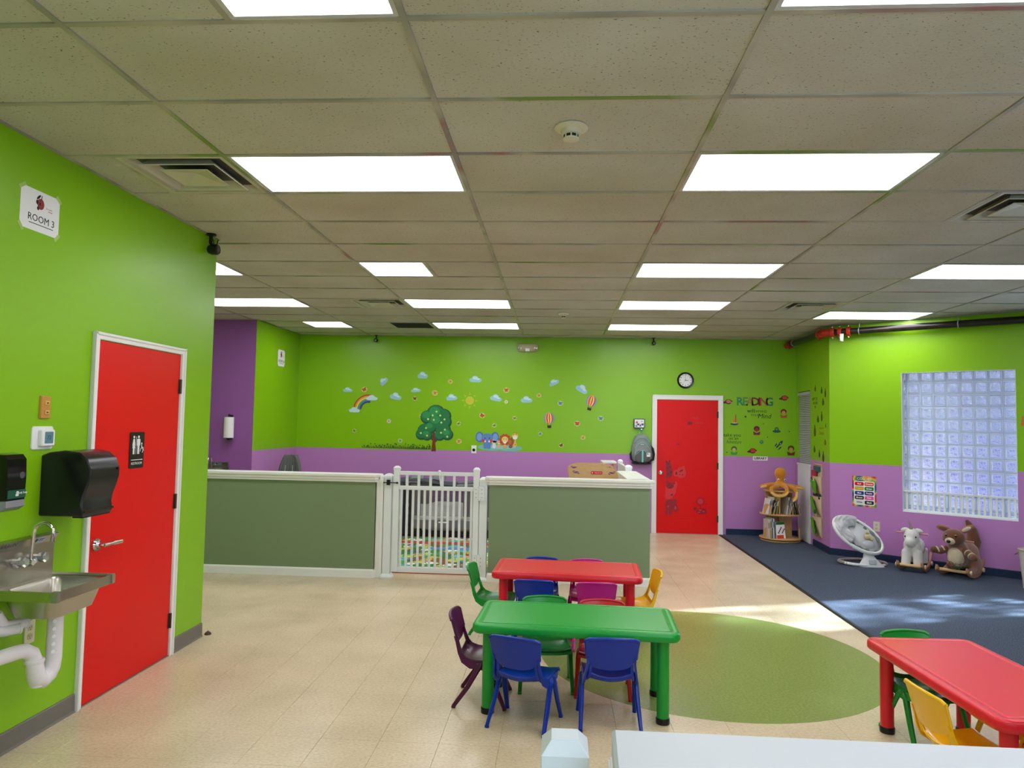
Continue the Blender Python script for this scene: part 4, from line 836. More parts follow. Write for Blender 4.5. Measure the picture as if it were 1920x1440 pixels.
sgn('wheelchair_figure', [circ(.047, .04, .006), [(.044, .033), (.050, .033), (.051, .015), (.062, .013), (.064, -.004), (.070, -.006), (.071, -.002), (.067, 0), (.065, .018), (.052, .018), (.050, .008), (.044, .008)], [(x_ + .047, y_ - .004) for x_, y_ in arc(.013, .0165, -60, 200, 20)]])
sgn('rule', [[(-.06, -.062), (.06, -.062), (.06, -.058), (-.06, -.058)]])
text('RESTROOM', .022, r_, WI, at=(0, -.083, .004), width=.112)
# paper towel dispenser
r_ = empty('paper_towel_dispenser', 'large black paper towel dispenser above the sink beside the door', 'towel dispenser', mtx=LWF(3.638, 1.11))
prof = [(.0, 0), (.0, .31), (.04, .325), (.12, .335), (.2, .325), (.243, .29), (.262, .24), (.262, .2), (.25, .15), (.232, .10), (.225, .06), (.232, .02), (.225, 0)]
q = MB(); rings = []
for u_, k in ((-.125, .96), (-.118, 1.0), (.118, 1.0), (.130, .96)): rings.append([(u_, .17 + (y_ - .17) * k, max(0, z_ * k)) for z_, y_ in prof])
q.loft(rings); q.build('cover', mat('soft black plastic', (22, 23, 24), .28), r_, smooth=True, auto=35)
q = MB(); q.box(-.11, -.008, .17, .11, .024, .225); q.build('outlet_slot', MBLACK, r_); q = MB(); q.box(-.118, .02, .205, .122, .03, .238); q.build('tear_bar', mat('bronze tear bar', (58, 48, 40), .35, metal=.5), r_)
q = MB(); q.cyl(.008, 0, .012, (.1, .235, .257), 10); q.build('catch', BLACK, r_)
# soap dispenser
r_ = empty('soap_dispenser', 'glossy black soap dispenser with grey base at the left edge', 'soap dispenser', mtx=LWF(3.20, 1.175))
q = MB(); prof = [(0, .05), (0, .25), (.05, .268), (.10, .262), (.118, .24), (.122, .15), (.118, .05)]
q.loft([[(u_, y_, z_ * k) for z_, y_ in prof] for u_, k in ((-.07, .8), (-.062, 1), (.055, 1), (.065, .88))]); q.build('body', mat('glossy black plastic', (10, 10, 13), .06), r_, smooth=True, auto=35)
q = MB(); prof = [(0, .0), (0, .06), (.118, .05), (.12, .02), (.09, .0)]
q.loft([[(u_, y_, z_ * k) for z_, y_ in prof] for u_, k in ((-.068, .85), (-.06, 1), (.055, 1), (.063, .9))]); q.build('push_bar', mat('grey plastic', (130, 132, 138), .4), r_, smooth=True, auto=35)
q = MB(); q.lathe([(.016, .119), (.016, .123), (.01, .124)], (.028, .165, 0), 18); q.build('sight_glass', mat('smoky glass', (80, 80, 84), .1), r_)
q = MB(); q.box(-.055, .06, .117, .055, .098, .1225); q.build('label', mat('dark green label', (20, 84, 62), .4), r_); text('a', .045, r_, WI, at=(-.0, .084, .1226), shear=.3, bold=.001); text('Body Soap', .014, r_, WI, at=(.035, .083, .1226))
# door stop at wall end
r_ = empty('door_stop', 'small dark dome door stop on the floor at the wall corner', 'door stop', loc=(XL + .03, 5.32, .0009)); q = MB(); q.lathe([(.025, 0), (.025, .006), (.018, .016), (.006, .022)], n=16); q.build('dome', HINGE, r_, smooth=True); q = MB(); q.cyl(.006, .02, .026, n=8); q.build('pin', HINGE, r_)

# ---------------------------------------------------------------- sinks
def make_sink():
    r_ = empty('hand_sink')
    q = MB()   # local: X along the wall, Y up, Z out. origin at the wall, rim height
    W2 = .215; d0, d1_ = 0, .355
    # splash: sloped cap
    q.loft([[(u_, -.02, 0), (u_, -.02, .022), (u_, .175, .022), (u_, .215, .05), (u_, .22, .0)][0:5] for u_ in (-W2, W2)]); q.build('backsplash', STEEL, r_, bevel=.002)
    def ringr(w, d, r, y_, cz, n=5):
        out = []
        for qx, qz, a0 in ((1, 1, 0), (-1, 1, 90), (-1, -1, 180), (1, -1, 270)):
            for k in range(n + 1):
                a = R(a0 + 90 * k / n); out.append((qx * (w / 2 - r) + r * math.cos(a), y_, cz + qz * (d / 2 - r) + r * math.sin(a)))
        return out
    q = MB(); cz = .19
    q.loft([ringr(.43, .355, .012, -.035, .178), ringr(.43, .355, .012, .012, .178), ringr(.422, .347, .01, .012, .178), ringr(.41, .335, .01, .002, .178), ringr(.35, .255, .05, .0, .195), ringr(.335, .24, .05, -.012, .195), ringr(.30, .21, .05, -.115, .195), ringr(.2, .12, .04, -.122, .195)], cap=False)
    q.add(ringr(.2, .12, .04, -.122, .195), [tuple(range(23, -1, -1))])
    q.build('basin', STEEL, r_, smooth=True, auto=35)
    q = MB(); q.loft([ringr(.43, .355, .012, -.035, .178), ringr(.36, .265, .05, -.035, .195), ringr(.35, .255, .05, -.06, .195), ringr(.32, .225, .06, -.125, .195), ringr(.26, .17, .06, -.135, .195)], cap=False); q.add(ringr(.26, .17, .06, -.135, .195), [tuple(range(24))]); q.build('bowl_underside', STEEL, r_, smooth=True, auto=50)
    for sx_ in (-1, 1): q = MB(); q.rr(.05, .05, .004, [(0, -.037), (.0, -.03)], seg=1); q.T = Matrix.Identity(4); q = MB(); q.box(sx_ * .19, -.036, .328, sx_ * .219, .014, .3595); q.build('corner_guard', mat('clear bumper', (150, 146, 130), .15, metal=.5), r_, bevel=.003)
    # faucet
    f = q = MB(); q.box(-.075, .085, .022, .075, .115, .05); q.build('faucet_body', CHROME, r_, bevel=.008)
    q = MB(); q.lathe([(.022, .022), (.02, .06), (.014, .075)], (0, .1, 0), 14); q.build('faucet_boss', CHROME, r_, smooth=True)
    for sx_ in (-1, 1):
        q = MB(); q.lathe([(.014, .02), (.014, .05), (.022, .055), (.026, .075), (.026, .088), (.018, .094)], (sx_ * .068, .115, 0), 7); q.build('faucet_knob', mat('clear acrylic knob', (200, 200, 198), .08, metal=.7), r_)
    q = MB(); pts = [(0, .11, .06), (0, .19, .065), (0, .245, .068)] + [(0 + .0, .245 + .05 * math.sin(t), .068 + .05 - .05 * math.cos(t)) for t in [R(20 * k) for k in range(1, 10)]] + [(0, .22, .168)]
    q.tube(pts, .0095, 12); q.tube([(0, .225, .168), (0, .205, .168)], .012, 12); q.build('gooseneck_spout', CHROME, r_, smooth=True)
    q = MB(); q.box(.045, .178, .0245, .125, .182, .0465); q = MB()
    q.prism([(.04, 0), (.125, 0), (.125, .034), (.04, .034)], 0, .0008); o = q.build('sticker', mat('pale blue sticker', (170, 178, 200), .4), r_); ang = math.atan2(.04, .028)
    o.matrix_local = Matrix.Translation((0, .182, .0275)) @ Matrix.Rotation(math.atan2(.028, .04), 4, 'X')
    q = MB(); q.prism(circ(.06, .017, .012, n=16), .0008, .0014); q.box(.078, .02, .0008, .115, .024, .0014); q.box(.078, .012, .0008, .11, .015, .0014); o2 = q.build('sticker_print', mat('navy print', (34, 44, 84), .4), o)
    o3 = text('KRAUN', .03, r_, mat('embossed steel', (120, 116, 106), .35, metal=1), name='embossed_lettering'); o3.matrix_local = Matrix.Translation((-.12, .198, .0385)) @ Matrix.Rotation(math.atan2(.028, .04), 4, 'X')
    return r_
SKY_, SKZ = 3.395, .80
sink = make_sink(); tag(sink, 'stainless steel hand sink with gooseneck faucet on the near green wall', 'sink'); sink.matrix_world = LWF(SKY_, SKZ)
q = MB(); q.tube([(.02, -.13, .19), (.02, -.36, .19), (.018, -.40, .185), (.0, -.43, .18), (-.03, -.445, .175), (-.06, -.43, .17), (-.072, -.40, .17), (-.078, -.345, .165), (-.085, -.31, .155), (-.12, -.285, .145), (-.17, -.28, .14), (-.32, -.275, .12), (-.42, -.275, .1), (-.45, -.275, .04)], [.035, .036, .038, .04, .043, .043, .04, .036, .035, .034, .034, .034, .034, .034], 14)
q.build('drain_trap', PVC, sink, smooth=True)
q = MB(); q.tube([(-.06, -.395, .17), (-.06, -.47, .17)], [.03, .027], 14); q.build('trap_cleanout', PVC, sink, smooth=True)
q = MB(); q.tube([(-.11, -.355, .158), (-.065, -.348, .168)], [.001, .001], 6) if 0 else q.lathe([(.041, -.355), (.044, -.345), (.041, -.335)], (-.077, 0, .165), 18, 'y'); q.build('trap_collar', PVC, sink, smooth=True)
for k in range(5): q = MB(); q.cyl(.009, .035, .0385, (0, 0, 0), 12); o = q.build('cover_button', WHITEPL, sink); o.location = (-.005, -.17 - .036 * k, .192); o.rotation_euler = (0, R(-40), 0)
for (u_, v_, w_, L_) in ((-.155, -.18, .05, .07), (-.105, -.165, .05, .07)):
    q = MB(); q.tube([(u_ - .06, v_ + .06, .035), (u_ - .035, v_ + .0, .045), (u_, v_ - .01, .06), (u_ + L_, v_ - .012, .09)], [.022, .028, .026, .026], 12); q.build('supply_cover', PVC, sink, smooth=True)
    q = MB(); q.lathe([(.027, 0), (.027, .008), (.022, .012)], (0, 0, 0), 16); o = q.build('supply_cap', PVC, sink, smooth=True); o.location = (u_ + L_ - .01, v_ - .012, .088); o.rotation_euler = (0, R(65), 0)
q = MB(); q.lathe([(.006, .01), (.026, .012), (.03, .02), (.014, .026), (.014, .05)], (-.24, -.17, 0), 16); q.build('stop_valve', CHROME, sink, smooth=True)
r_ = empty('wall_outlet', 'ivory electrical outlet under the sink behind the pipes', 'outlet', mtx=LWF(3.49, .535))
q = MB(); q.rr(.07, .114, .004, [(0, 0), (0, .004), (.002, .006)]); q.build('plate', IVORY, r_)
for y_ in (.022, -.022):
    q = MB(); q.rr(.034, .028, .01, [(0, .006), (0, .008)], 0, y_); q.build('receptacle', mat('ivory receptacle', (196, 186, 150), .4), r_)
    q = MB(); q.box(-.008, y_ - .001, .008, -.006, y_ + .008, .0085); q.box(.006, y_ - .001, .008, .008, y_ + .006, .0085); q.cyl(.0025, .008, .0085, (0, y_ - .008, 0), 8); q.build('slot', INK, r_)
s2 = make_sink(); tag(s2, 'far stainless hand sink on the deep purple wall, only its back edge in view', 'sink'); s2.matrix_world = frame((-4.66, 9.5, .83), (1, 0, 0), (0, -1, 0)); s2.scale = (1, .95, 1)
r_ = empty('paper_towel_roll', 'white paper towel roll upright on a black bracket, deep purple wall', 'paper towel', mtx=frame((-4.435, 9.5, 1.37), (1, 0, 0), (0, -1, 0)))
q = MB(); q.cyl(.066, 0, .28, (.0, 0, .075), 28, 'y'); q.T = Matrix.Identity(4)
o = q.build('roll', mat('tissue paper', (232, 228, 226), .9), r_, smooth=True); 
q = MB(); q.cyl(.012, -.03, .32, (0, 0, .075), 10, 'y'); q.cyl(.03, -.012, -.002, (0, 0, .075), 16, 'y'); q.box(-.02, -.022, 0, .02, -.012, .08); q.box(-.012, .30, 0, .012, .308, .08); q.box(-.02, -.022, 0, .02, .31, .006); q.build('bracket', MBLACK, r_)

# ---------------------------------------------------------------- windows
def glass_window(name, win, m, cols, rows, parent_mtx, fence=True):
    s0, z0, s1, z1 = win; r_ = empty(name, mtx=parent_mtx, kind='structure')
    # reveal lining (splayed deeper behind the wall face)
    q = MB(); dp = .13
    q.box(s0, z0 - .0, -dp - .1, s0 + .004, z1, -.001); q.box(s1 - .004, z0, -dp - .1, s1, z1, -.001); q.box(s0, z1 - .004, -dp - .1, s1, z1, -.001); q.box(s0, z0, -dp - .1, s1, z0 + .012, -.001)
    q.build('reveal', mat('white reveal', (226, 232, 238), .5), r_)
    px, pz = .141, .1515; gx0 = s0 - .10; gz1 = 2.382
    key = 'gb'
    if key not in tm:
        q = MB(); w, h = px - .011, pz - .011
        q.T = Matrix.Identity(4)
        q.rr(w, h, .008, [(.012, -.034), (.006, -.032), (0, -.028), (0, .028), (.004, .032), (.012, .033), (.018, .026), (.024, .028)], seg=3)
        o = q.build('glass_block', m, smooth=True, auto=30); tm[key] = o.data; bpy.data.objects.remove(o)
    me = tm[key]
    if me.materials[0] != m: me = me.copy(); me.materials[0] = m
    for i in range(cols):
        for j in range(rows):
            o = bpy.data.objects.new('glass_block', me); COL.objects.link(o); o.parent = r_; o.location = (gx0 + (i + .5) * px, gz1 - (j + .5) * pz, -dp)
    q = MB()
    zb = gz1 - rows * pz
    for i in range(cols + 1): q.box(gx0 + i * px - .0055, zb, -dp - .022, gx0 + i * px + .0055, gz1, -dp + .024)
    for j in range(rows + 1): q.box(gx0, gz1 - j * pz - .0055, -dp - .021, gx0 + cols * px, gz1 - j * pz + .0055, -dp + .023)
    tag(q.build('mortar_joint', MORTAR, r_), kind='stuff')
    if fence:
        q = MB(); q.box(s0 + .002, .885, -.07, s1 - .002, .905, -.035); q.build('guard_rail', VINYL, r_, bevel=.002); q = MB(); q.box(s0 + .002, z0 + .012, -.07, s1 - .002, z0 + .03, -.035); q.build('guard_rail', VINYL, r_, bevel=.002)
        n = 20
        for k in range(n):
            s_ = s0 + .035 + k * (s1 - s0 - .07) / (n - 1); q = MB(); q.box(s_ - .012, z0 + .03, -.062, s_ + .012, .885, -.045); q.build('guard_slat', VINYL, r_)
    return r_
glass_window('window_1', WIN1, GB1, 10, 12, WWF(0, 0))
glass_window('window_2', WIN2, GB2, 10, 12, WWF(0, 0), False)
# rear window (behind the viewer): plain frame
r_ = empty('window_3', kind='structure')
q = MB()
zx0, zx1 = XR - 5.6, XR - 3.2
for a in ((zx0, 1.0, zx0 + .06, 2.5), (zx1 - .06, 1.0, zx1, 2.5), (zx0, 2.44, zx1, 2.5), (zx0, 1.0, zx1, 1.06), ((zx0 + zx1) / 2 - .03, 1.0, (zx0 + zx1) / 2 + .03, 2.5)): q.box(a[0], YR - .1, a[1], a[2], YR - .04, a[3])
q.build('window_frame', WHITE, r_)
# blinds in the narrow side wall
r_ = empty('window_blinds', 'closed pale horizontal blinds in the narrow side wall over a white beadboard panel', 'blinds', mtx=SWF(.375, 0, .004))
BL = mat('blind slat', (178, 180, 180), .5)
q = MB(); q.box(-.30, 2.13, -.05, .30, 2.175, .01); q.build('head_rail', BL, r_, bevel=.003)
q = MB(); q.rr(.6, .02, .001, [(0, 0), (0, .0012)], seg=1); me0 = q.build('slat', BL).data; bpy.data.objects.remove(bpy.data.objects['slat'])
k = 0; z_ = 2.12
while z_ > 1.1:
    o = bpy.data.objects.new('slat', me0); COL.objects.link(o); o.parent = r_; o.location = (0, z_, -.02); o.rotation_euler = (R(-22), 0, 0); z_ -= .0262
q = MB(); q.box(-.3, 1.09, -.03, .3, 1.102, -.008); q.build('bottom_rail', BL, r_)
q = MB(); q.box(-.305, 1.075, -.14, .305, 2.19, -.12); q.build('window_pane', mat('dim pane', (120, 140, 150), .2), r_)
r_ = empty('beadboard_panel', 'white vertical beadboard panel under the blinds beside the bookshelf', 'panel', mtx=SWF(.39, 0, .0))
q = MB(); q.box(-.31, 1.10, .0, .31, 1.13, .03); q.build('cap_rail', VINYL, r_, bevel=.003)
for k in range(14):
    q = MB(); w = .6 / 14; q.box(-.3 + k * w + .002, .009, .002, -.3 + (k + 1) * w - .003, 1.10, .02); q.build('board', VINYL, r_, bevel=.003)

# ---------------------------------------------------------------- half walls (partitions)
CAPP = [(-.012, -.075), (.018, -.075), (.018, -.062), (.03, -.05), (.03, -.034), (.042, -.022), (.042, 0)]
def half_wall(name, label, x0, x1, y0, y1, h=1.07, base=True, cap_over=True):
    r_ = empty(name, label, 'partition', loc=(0, 0, 0))
    q = MB(); q.box(x0, y0, .001, x1, y1, h - .02); q.build('panel', SAGE, r_)
    q = MB(); cx_, cy_ = (x0 + x1) / 2, (y0 + y1) / 2
    q.rr(x1 - x0, y1 - y0, .001, [(-.010, h - .078), (-.020, h - .078), (-.020, h - .062), (-.032, h - .05), (-.032, h - .034), (-.045, h - .02), (-.045, h)], cx_, cy_, seg=1); q.build('cap', WHITE, r_)
    if base:
        q = MB(); q.rr(x1 - x0, y1 - y0, .001, [(-.002, .001), (-.013, .001), (-.013, .075), (-.006, .088), (-.0, .09)], cx_, cy_, seg=1); q.build('base_trim', WHITE, r_)
    return r_
half_wall('half_wall', 'long sage green half wall with white cap, left of the white gate', -6.0, -1.885, 7.415, 7.56)
half_wall('half_wall', 'sage green half wall with white cap, right of the white gate behind the red table', -.69, .96, 7.415, 7.56)
r_ = half_wall('half_wall', 'short return of the half wall running back towards the far door', .79, .94, 7.6, 8.95)
JW = mat('cream vinyl post', (226, 226, 216), .35)
def post(x_, y_, h, label=None, w=.082, base=True, parent=None, name='gate_post', m=VINYL):
    r_ = empty(name, label, 'post', loc=(x_, y_, 0)) if label else parent
    ox, oy = (0, 0) if label else (x_, y_)
    q = MB(); q.rr(w, w, .004, [(0, .0012), (0, h - .03)], ox, oy, seg=2); q.build('post_shaft', m, r_)
    q = MB(); q.rr(w, w, .004, [(-.006, h - .035), (-.006, h - .012), (.012, h + .006), (.03, h + .012)], ox, oy, seg=2); q.build('post_cap', m, r_)
    if base: q = MB(); q.rr(w, w, .004, [(-.028, .0012), (-.028, .02), (-.006, .045), (0, .045)], ox, oy, seg=2); q.build('post_base', m, r_)
    return r_
r_ = empty('wall_end_board', 'white end board closing the left half wall beside the gate post', 'trim board')
q = MB(); q.box(-1.878, 7.43, .0012, -1.805, 7.55, 1.02); q.build('board', WHITE, r_, bevel=.004); q = MB(); q.box(-1.84, 7.425, .0012, -1.835, 7.43, 1.0); q.box(-1.835, 7.40, .992, -1.80, 7.55, 1.055); q.build('cap_return', WHITE, r_)
post(-1.757, 7.47, 1.07, 'white gate post at the end of the left half wall, latch side')
post(-.752, 7.47, 1.055, 'white gate post between the gate and the right half wall, hinge side')
g = empty('baby_gate', 'white vinyl picket gate between the two sage half walls', 'gate')
yg = 7.45
def bx(nm, x0, y0, z0, x1, y1, z1, m=VINYL, bv=.004, par=None):
    q = MB(); q.box(x0, y0, z0, x1, y1, z1); return q.build(nm, m, par or g, bevel=bv)
for x_ in (-1.668, -.828):
    q = MB(); q.rr(.06, .06, .003, [(0, .07), (0, 1.13)], x_, yg, seg=2); q.build('stile', VINYL, g)
    q = MB(); q.rr(.06, .06, .003, [(-.005, 1.125), (-.005, 1.145), (.008, 1.16), (.018, 1.165)], x_, yg, seg=2); q.build('stile_cap', VINYL, g)
for z0, z1 in ((1.072, 1.11), (.918, .958), (.066, .122)): bx('rail', -1.638, yg - .022, z0, -.858, yg + .022, z1)
for k in range(13):
    x_ = -1.615 + k * .0615; bx('picket', x_ - .012, yg - .012, .122, x_ + .012, yg + .012, .918, bv=.002)
for k in range(6):
    x_ = -1.56 + k * .1245; bx('upper_picket', x_ - .013, yg - .012, .958, x_ + .013, yg + .012, 1.072, bv=.002)
for z_ in (.90, .20):
    q = MB(); q.box(-.845, yg - .05, z_ - .07, -.80, yg - .03, z_ + .07); q.box(-.79, yg - .05, z_ - .07, -.74, yg - .02, z_ + .07); q.cyl(.012, z_ - .075, z_ + .075, (-.795, yg - .045, 0), 12); q.build('hinge', VINYL, g, bevel=.002)
    q = MB()
    for dx in (-.03, .03):
        for dz in (-.04, 0, .04): q.cyl(.005, -.054, -.05, (-.795 + dx, yg, z_ + dz), 8, 'y')
    q.build('screw', mat('steel screw', (150, 146, 130), .4, metal=.6), g)
q = MB(); q.cyl(.005, -1.80, -1.655, (0, yg - .045, .99), 8, 'x'); q.box(-1.765, yg - .055, .965, -1.73, yg - .025, 1.02); q.ell((-1.655, yg - .045, .99), (.012, .008, .012), 10, 6); q.cyl(.007, -1.80, -1.79, (0, yg - .045, .99), 8, 'x'); q.build('latch', BLACK, g)
q = MB(); q.tube([(-1.22, yg - .026, 1.115), (-1.215, yg - .03, 1.09), (-1.205, yg - .028, 1.02), (-1.20, yg - .026, .965)], .006, 8); q.ell((-1.215, yg - .02, 1.117), (.016, .022, .012), 10, 6); q.build('tie_cord', PAPER, g, smooth=True)
# second gate at the back of the return
g2 = empty('side_gate', 'second white gate seen end-on above the return half wall, left of the backpack', 'gate')
post(.90, 9.06, 1.13, parent=g2, base=True); post(.885, 10.05, 1.155, parent=g2, w=.06, base=False)
q = MB(); q.loft([[(.87, 9.11, z0), (.90, 9.11, z0), (.90, 9.11, z0 + .04), (.87, 9.11, z0 + .04)] for z0 in (.07,)] + [[(.87, 10.02, .07), (.90, 10.02, .07), (.90, 10.02, .11), (.87, 10.02, .11)]]); q.build('rail', VINYL, g2)
for z0 in (.93, 1.07): q = MB(); q.box(.87, 9.11, z0, .90, 10.02, z0 + .04); q.build('rail', VINYL, g2)
for k in range(12): q = MB(); q.box(.875, 9.16 + k * .072, .11, .895, 9.185 + k * .072, 1.07); q.build('picket', VINYL, g2)
post(.90, 10.16, 1.10, parent=g2)

# foreground half wall and post right below the camera
NVIN = mat('daylight tinted white vinyl', (206, 214, 220), .3)  # copy of the white vinyl with cool daylight put into its colour
NW = mat('near cap paint', (190, 195, 200), .45, bump=(14, .12, .003))
r_ = empty('half_wall', 'near white-topped half wall cut by the bottom edge of the picture', 'partition')
q = MB(); q.box(.125, 1.205, .001, 3.2, 1.325, 1.03); q.build('panel', SAGE, r_)
q = MB(); rg = lambda z, i: [(.102 + i, 1.19 + i, z), (3.2, 1.19 + i, z), (3.2, 1.345 - i, z), (.108 + i, 1.345 - i, z)]
q.loft([rg(1.025, .01), rg(1.025, 0), rg(1.063, 0), rg(1.07, .006)]); q.build('cap', NW, r_)
q = MB(); q.box(.10, 1.20, .001, .125, 1.335, 1.025); q.build('end_board', WHITE, r_, bevel=.004)
q = MB(); q.box(.13, 1.19, .001, 3.2, 1.205, .09); q.build('base_trim', WHITE, r_)
r_ = empty('gate_post', 'near white gate post with a pointed cap cut by the bottom edge', 'post', loc=(.0225, 1.325, 0))
q = MB(); q.rr(.078, .078, .003, [(0, .0012), (0, 1.03)], seg=2); q.build('post_shaft', NVIN, r_)
q = MB(); q.rr(.084, .084, .0015, [(0, 1.022), (0, 1.043), (.018, 1.064), (.018, 1.0645)], seg=1); q.build('post_cap', NVIN, r_)
q = MB(); q.rr(.082, .082, .004, [(-.028, .0012), (-.028, .02), (-.006, .045), (0, .045)], seg=2); q.build('post_base', NVIN, r_)

# ---------------------------------------------------------------- nursery behind the gate
r_ = empty('play_mat', 'colourful printed play mat on the floor behind the white gate', 'play mat', loc=(-1.3, 8.90, 0))
q = MB(); q.rr(2.7, 2.4, .08, [(0, .0012), (0, .014), (.004, .016)], seg=6); q.build('mat_body', mat('mat red edge', (190, 70, 56), .5), r_)
q = MB(); q.rr(2.66, 2.36, .07, [(0, .0162), (0, .0168)], seg=6); q.build('printed_top', MAT_, r_)
q = MB(); q.box(-.3, .20, .017, 1.3, .36, .0176); q.build('blue_band', mat('mat blue', (70, 140, 200), .5), r_)
q = MB(); q.box(-1.3, .60, .017, .5, .78, .0178); q.build('red_band', mat('mat red', (186, 60, 50), .5), r_)
GFAB = mat('grey playard cloth', (116, 112, 116), .85); DGF = mat('dark charcoal cloth', (34, 34, 38), .8); PALEF = mat('pale grey sheet', (214, 212, 208), .9, bump=(30, .5, .01))
MESH = bpy.data.materials.new('see-through net'); MESH.use_nodes = True; nt = MESH.node_tree; pb = nt.nodes['Principled BSDF']; pb.inputs['Base Color'].default_value = lin((90, 84, 92)); pb.inputs['Alpha'].default_value = .28; pb.inputs['Roughness'].default_value = .8
def playard(x_, y_, label):
    r_ = empty('playard', label, 'playard', 'grey folding playards behind the gate', loc=(x_, y_, .0012)); w, d, h = .98, .68, .76
    for sx_ in (-1, 1):
        for sy_ in (-1, 1):
            q = MB(); q.rr(.06, .06, .02, [(0, 0), (0, h - .03)], sx_ * (w / 2 - .03), sy_ * (d / 2 - .03), seg=3); q.build('corner_post', DGF, r_, smooth=True)
            q = MB(); q.rr(.09, .09, .03, [(0, 0), (0, .04), (.02, .05)], sx_ * (w / 2 - .03), sy_ * (d / 2 - .03), seg=3); q.build('foot', BLACK, r_)
    for a, c in (((-w / 2 + .03, -d / 2 + .02), (w / 2 - .03, -d / 2 + .02)), ((-w / 2 + .03, d / 2 - .02), (w / 2 - .03, d / 2 - .02)), ((-w / 2 + .02, -d / 2 + .03), (-w / 2 + .02, d / 2 - .03)), ((w / 2 - .02, -d / 2 + .03), (w / 2 - .02, d / 2 - .03))):
        q = MB(); q.tube([(a[0] + (c[0] - a[0]) * t, a[1] + (c[1] - a[1]) * t, h - .02 - .02 * math.sin(math.pi * t)) for t in [k / 8 for k in range(9)]], .03, 10); q.build('top_rail', GFAB, r_, smooth=True)
    for sy_ in (-1, 1):
        q = MB(); q.box(-w / 2 + .06, sy_ * (d / 2 - .025) - .002, .30, w / 2 - .06, sy_ * (d / 2 - .025) + .002, h - .05); q.build('net_side', MESH, r_)
        q = MB(); q.box(-w / 2 + .06, sy_ * (d / 2 - .025) - .004, .12, w / 2 - .06, sy_ * (d / 2 - .025) + .004, .24); q.build('lower_skirt', GFAB if sy_ < 0 else DGF, r_)
        for sx_ in (-1, 1): q = MB(); q.box(sx_ * (w / 2 - .13) - .07, sy_ * (d / 2 - .03) - .006, .3, sx_ * (w / 2 - .13) + .04, sy_ * (d / 2 - .03) + .006, h - .04); q.build('corner_cloth', GFAB, r_)
    q = MB(); q.box(-w / 2 + .04, -d / 2 + .04, .15, w / 2 - .04, d / 2 - .04, .2); q.build('floor_board', DGF, r_)
    q = MB(); q.sheet(lambda u, v: (-w / 2 + .06 + u * (w - .12), -d / 2 + .06 + v * (d - .12), .24 + .20 * max(0, min(1, 1.6 * v)) * (1 - .3 * abs(2 * u - 1)) + .012 * math.sin(17 * u + 9 * v)), 20, 12, .03); q.build('mattress', PALEF, r_, smooth=True)
    q = MB(); q.box(-w / 2 + .05, -d / 2 - .002, .0, w / 2 - .05, -d / 2 + .006, .10); q.build('under_shade_sheet', BLACK, r_)  # black sheet stands in for the shade under the playard
    q = MB(); q.box(-.06, -d / 2 + .016, .205, .06, -d / 2 + .02, .225); q.build('name_patch', PAPER, r_)
    return r_
pa = playard(-1.60, 10.44, 'grey playard in the middle, straight behind the white gate')
q_ = copy_tree(pa); q_.location = (-2.63, 10.46, .0012); tag(q_, 'grey playard behind the left end of the gate')
q_ = copy_tree(pa); q_.location = (-.56, 10.46, .0012); tag(q_, 'grey playard seen at the right end of the gate')
pa.location = (-1.60, 10.46, .0012)
r_ = empty('folded_blanket', 'dark grey cloth lying over the playard rail behind the gate', 'blanket', loc=(-1.85, 10.12, .74)); q = MB(); q.sheet(lambda u, v: (-.45 + .9 * u, -.06 + .12 * v, .03 + .03 * math.sin(5 * u) + .045 * math.sin(math.pi * v)), 20, 6, .012); q.build('cloth', mat('slate cloth', (70, 74, 78), .9, bump=(30, .6, .01)), r_, smooth=True)
for x_, a_, lb in ((-1.98, .1, 'folded grey fabric wedge standing on the playard rail, left'), (-1.66, -.2, 'pale grey folded toy wedge on the playard rail, right')):
    r_ = empty('folded_cloth', lb, 'cloth', loc=(x_, 10.12, .822), rz=a_); q = MB(); q.loft([[(-.10, -.05, 0), (.1, -.05, 0), (.1, .05, 0), (-.1, .05, 0)], [(-.02, -.02, .09), (.09, -.02, .08), (.09, .02, .08), (-.02, .02, .09)]]); q.build('cloth', mat('pale slate cloth', (128, 136, 138), .9), r_, bevel=.01)
# high chair in the corner
HCF = mat('sage grey padded vinyl', (92, 94, 88), .7, bump=(30, .3, .004)); r_ = empty('high_chair', 'grey padded high chair in the far left corner behind the half wall', 'high chair', loc=(-3.82, 10.0, 0), rz=R(4))
def hcb(u, v):
    w = .155 * (1 - .72 * max(0, v - .45) ** 2 * 2.2); x_ = (2 * u - 1) * w
    return (x_, .08 + .10 * v - .05 * (2 * u - 1) ** 2, .62 + .50 * v)
q = MB(); q.sheet(hcb, 14, 12, .05); q.build('backrest', HCF, r_, smooth=True, auto=80)
for k in range(-2, 3): q = MB(); q.tube([Vector(hcb(.5 + k * .18, v)) + Vector((0, -.03, 0)) for v in [.3 + j * .1 for j in range(7)]], .008, 6); q.build('padding_rib', HCF, r_, smooth=True)
for sx_ in (-1, 1): q = MB(); q.tube([(sx_ * .05, .06, .98), (sx_ * .055, .04, .85), (sx_ * .05, .01, .72), (sx_ * .03, -.05, .66)], .014, 8, flat=.5); q.build('harness_strap', mat('grey webbing', (140, 142, 140), .7), r_, smooth=True)
q = MB(); q.rr(.32, .30, .08, [(0, .58), (0, .62), (.02, .64)], 0, -.06); q.build('seat', HCF, r_, smooth=True)
q = MB(); q.rr(.5, .3, .08, [(0, .77), (0, .785), (.01, .795)], 0, -.24); q.build('tray', WHITEPL, r_, smooth=True)
for sx_ in (-1, 1):
    for sy_ in (-1, 1): q = MB(); q.tube([(sx_ * .14, sy_ * .08, .6), (sx_ * .22, sy_ * .26, .0014)], [.018, .015], 8); q.build('leg', WHITEPL, r_, smooth=True)
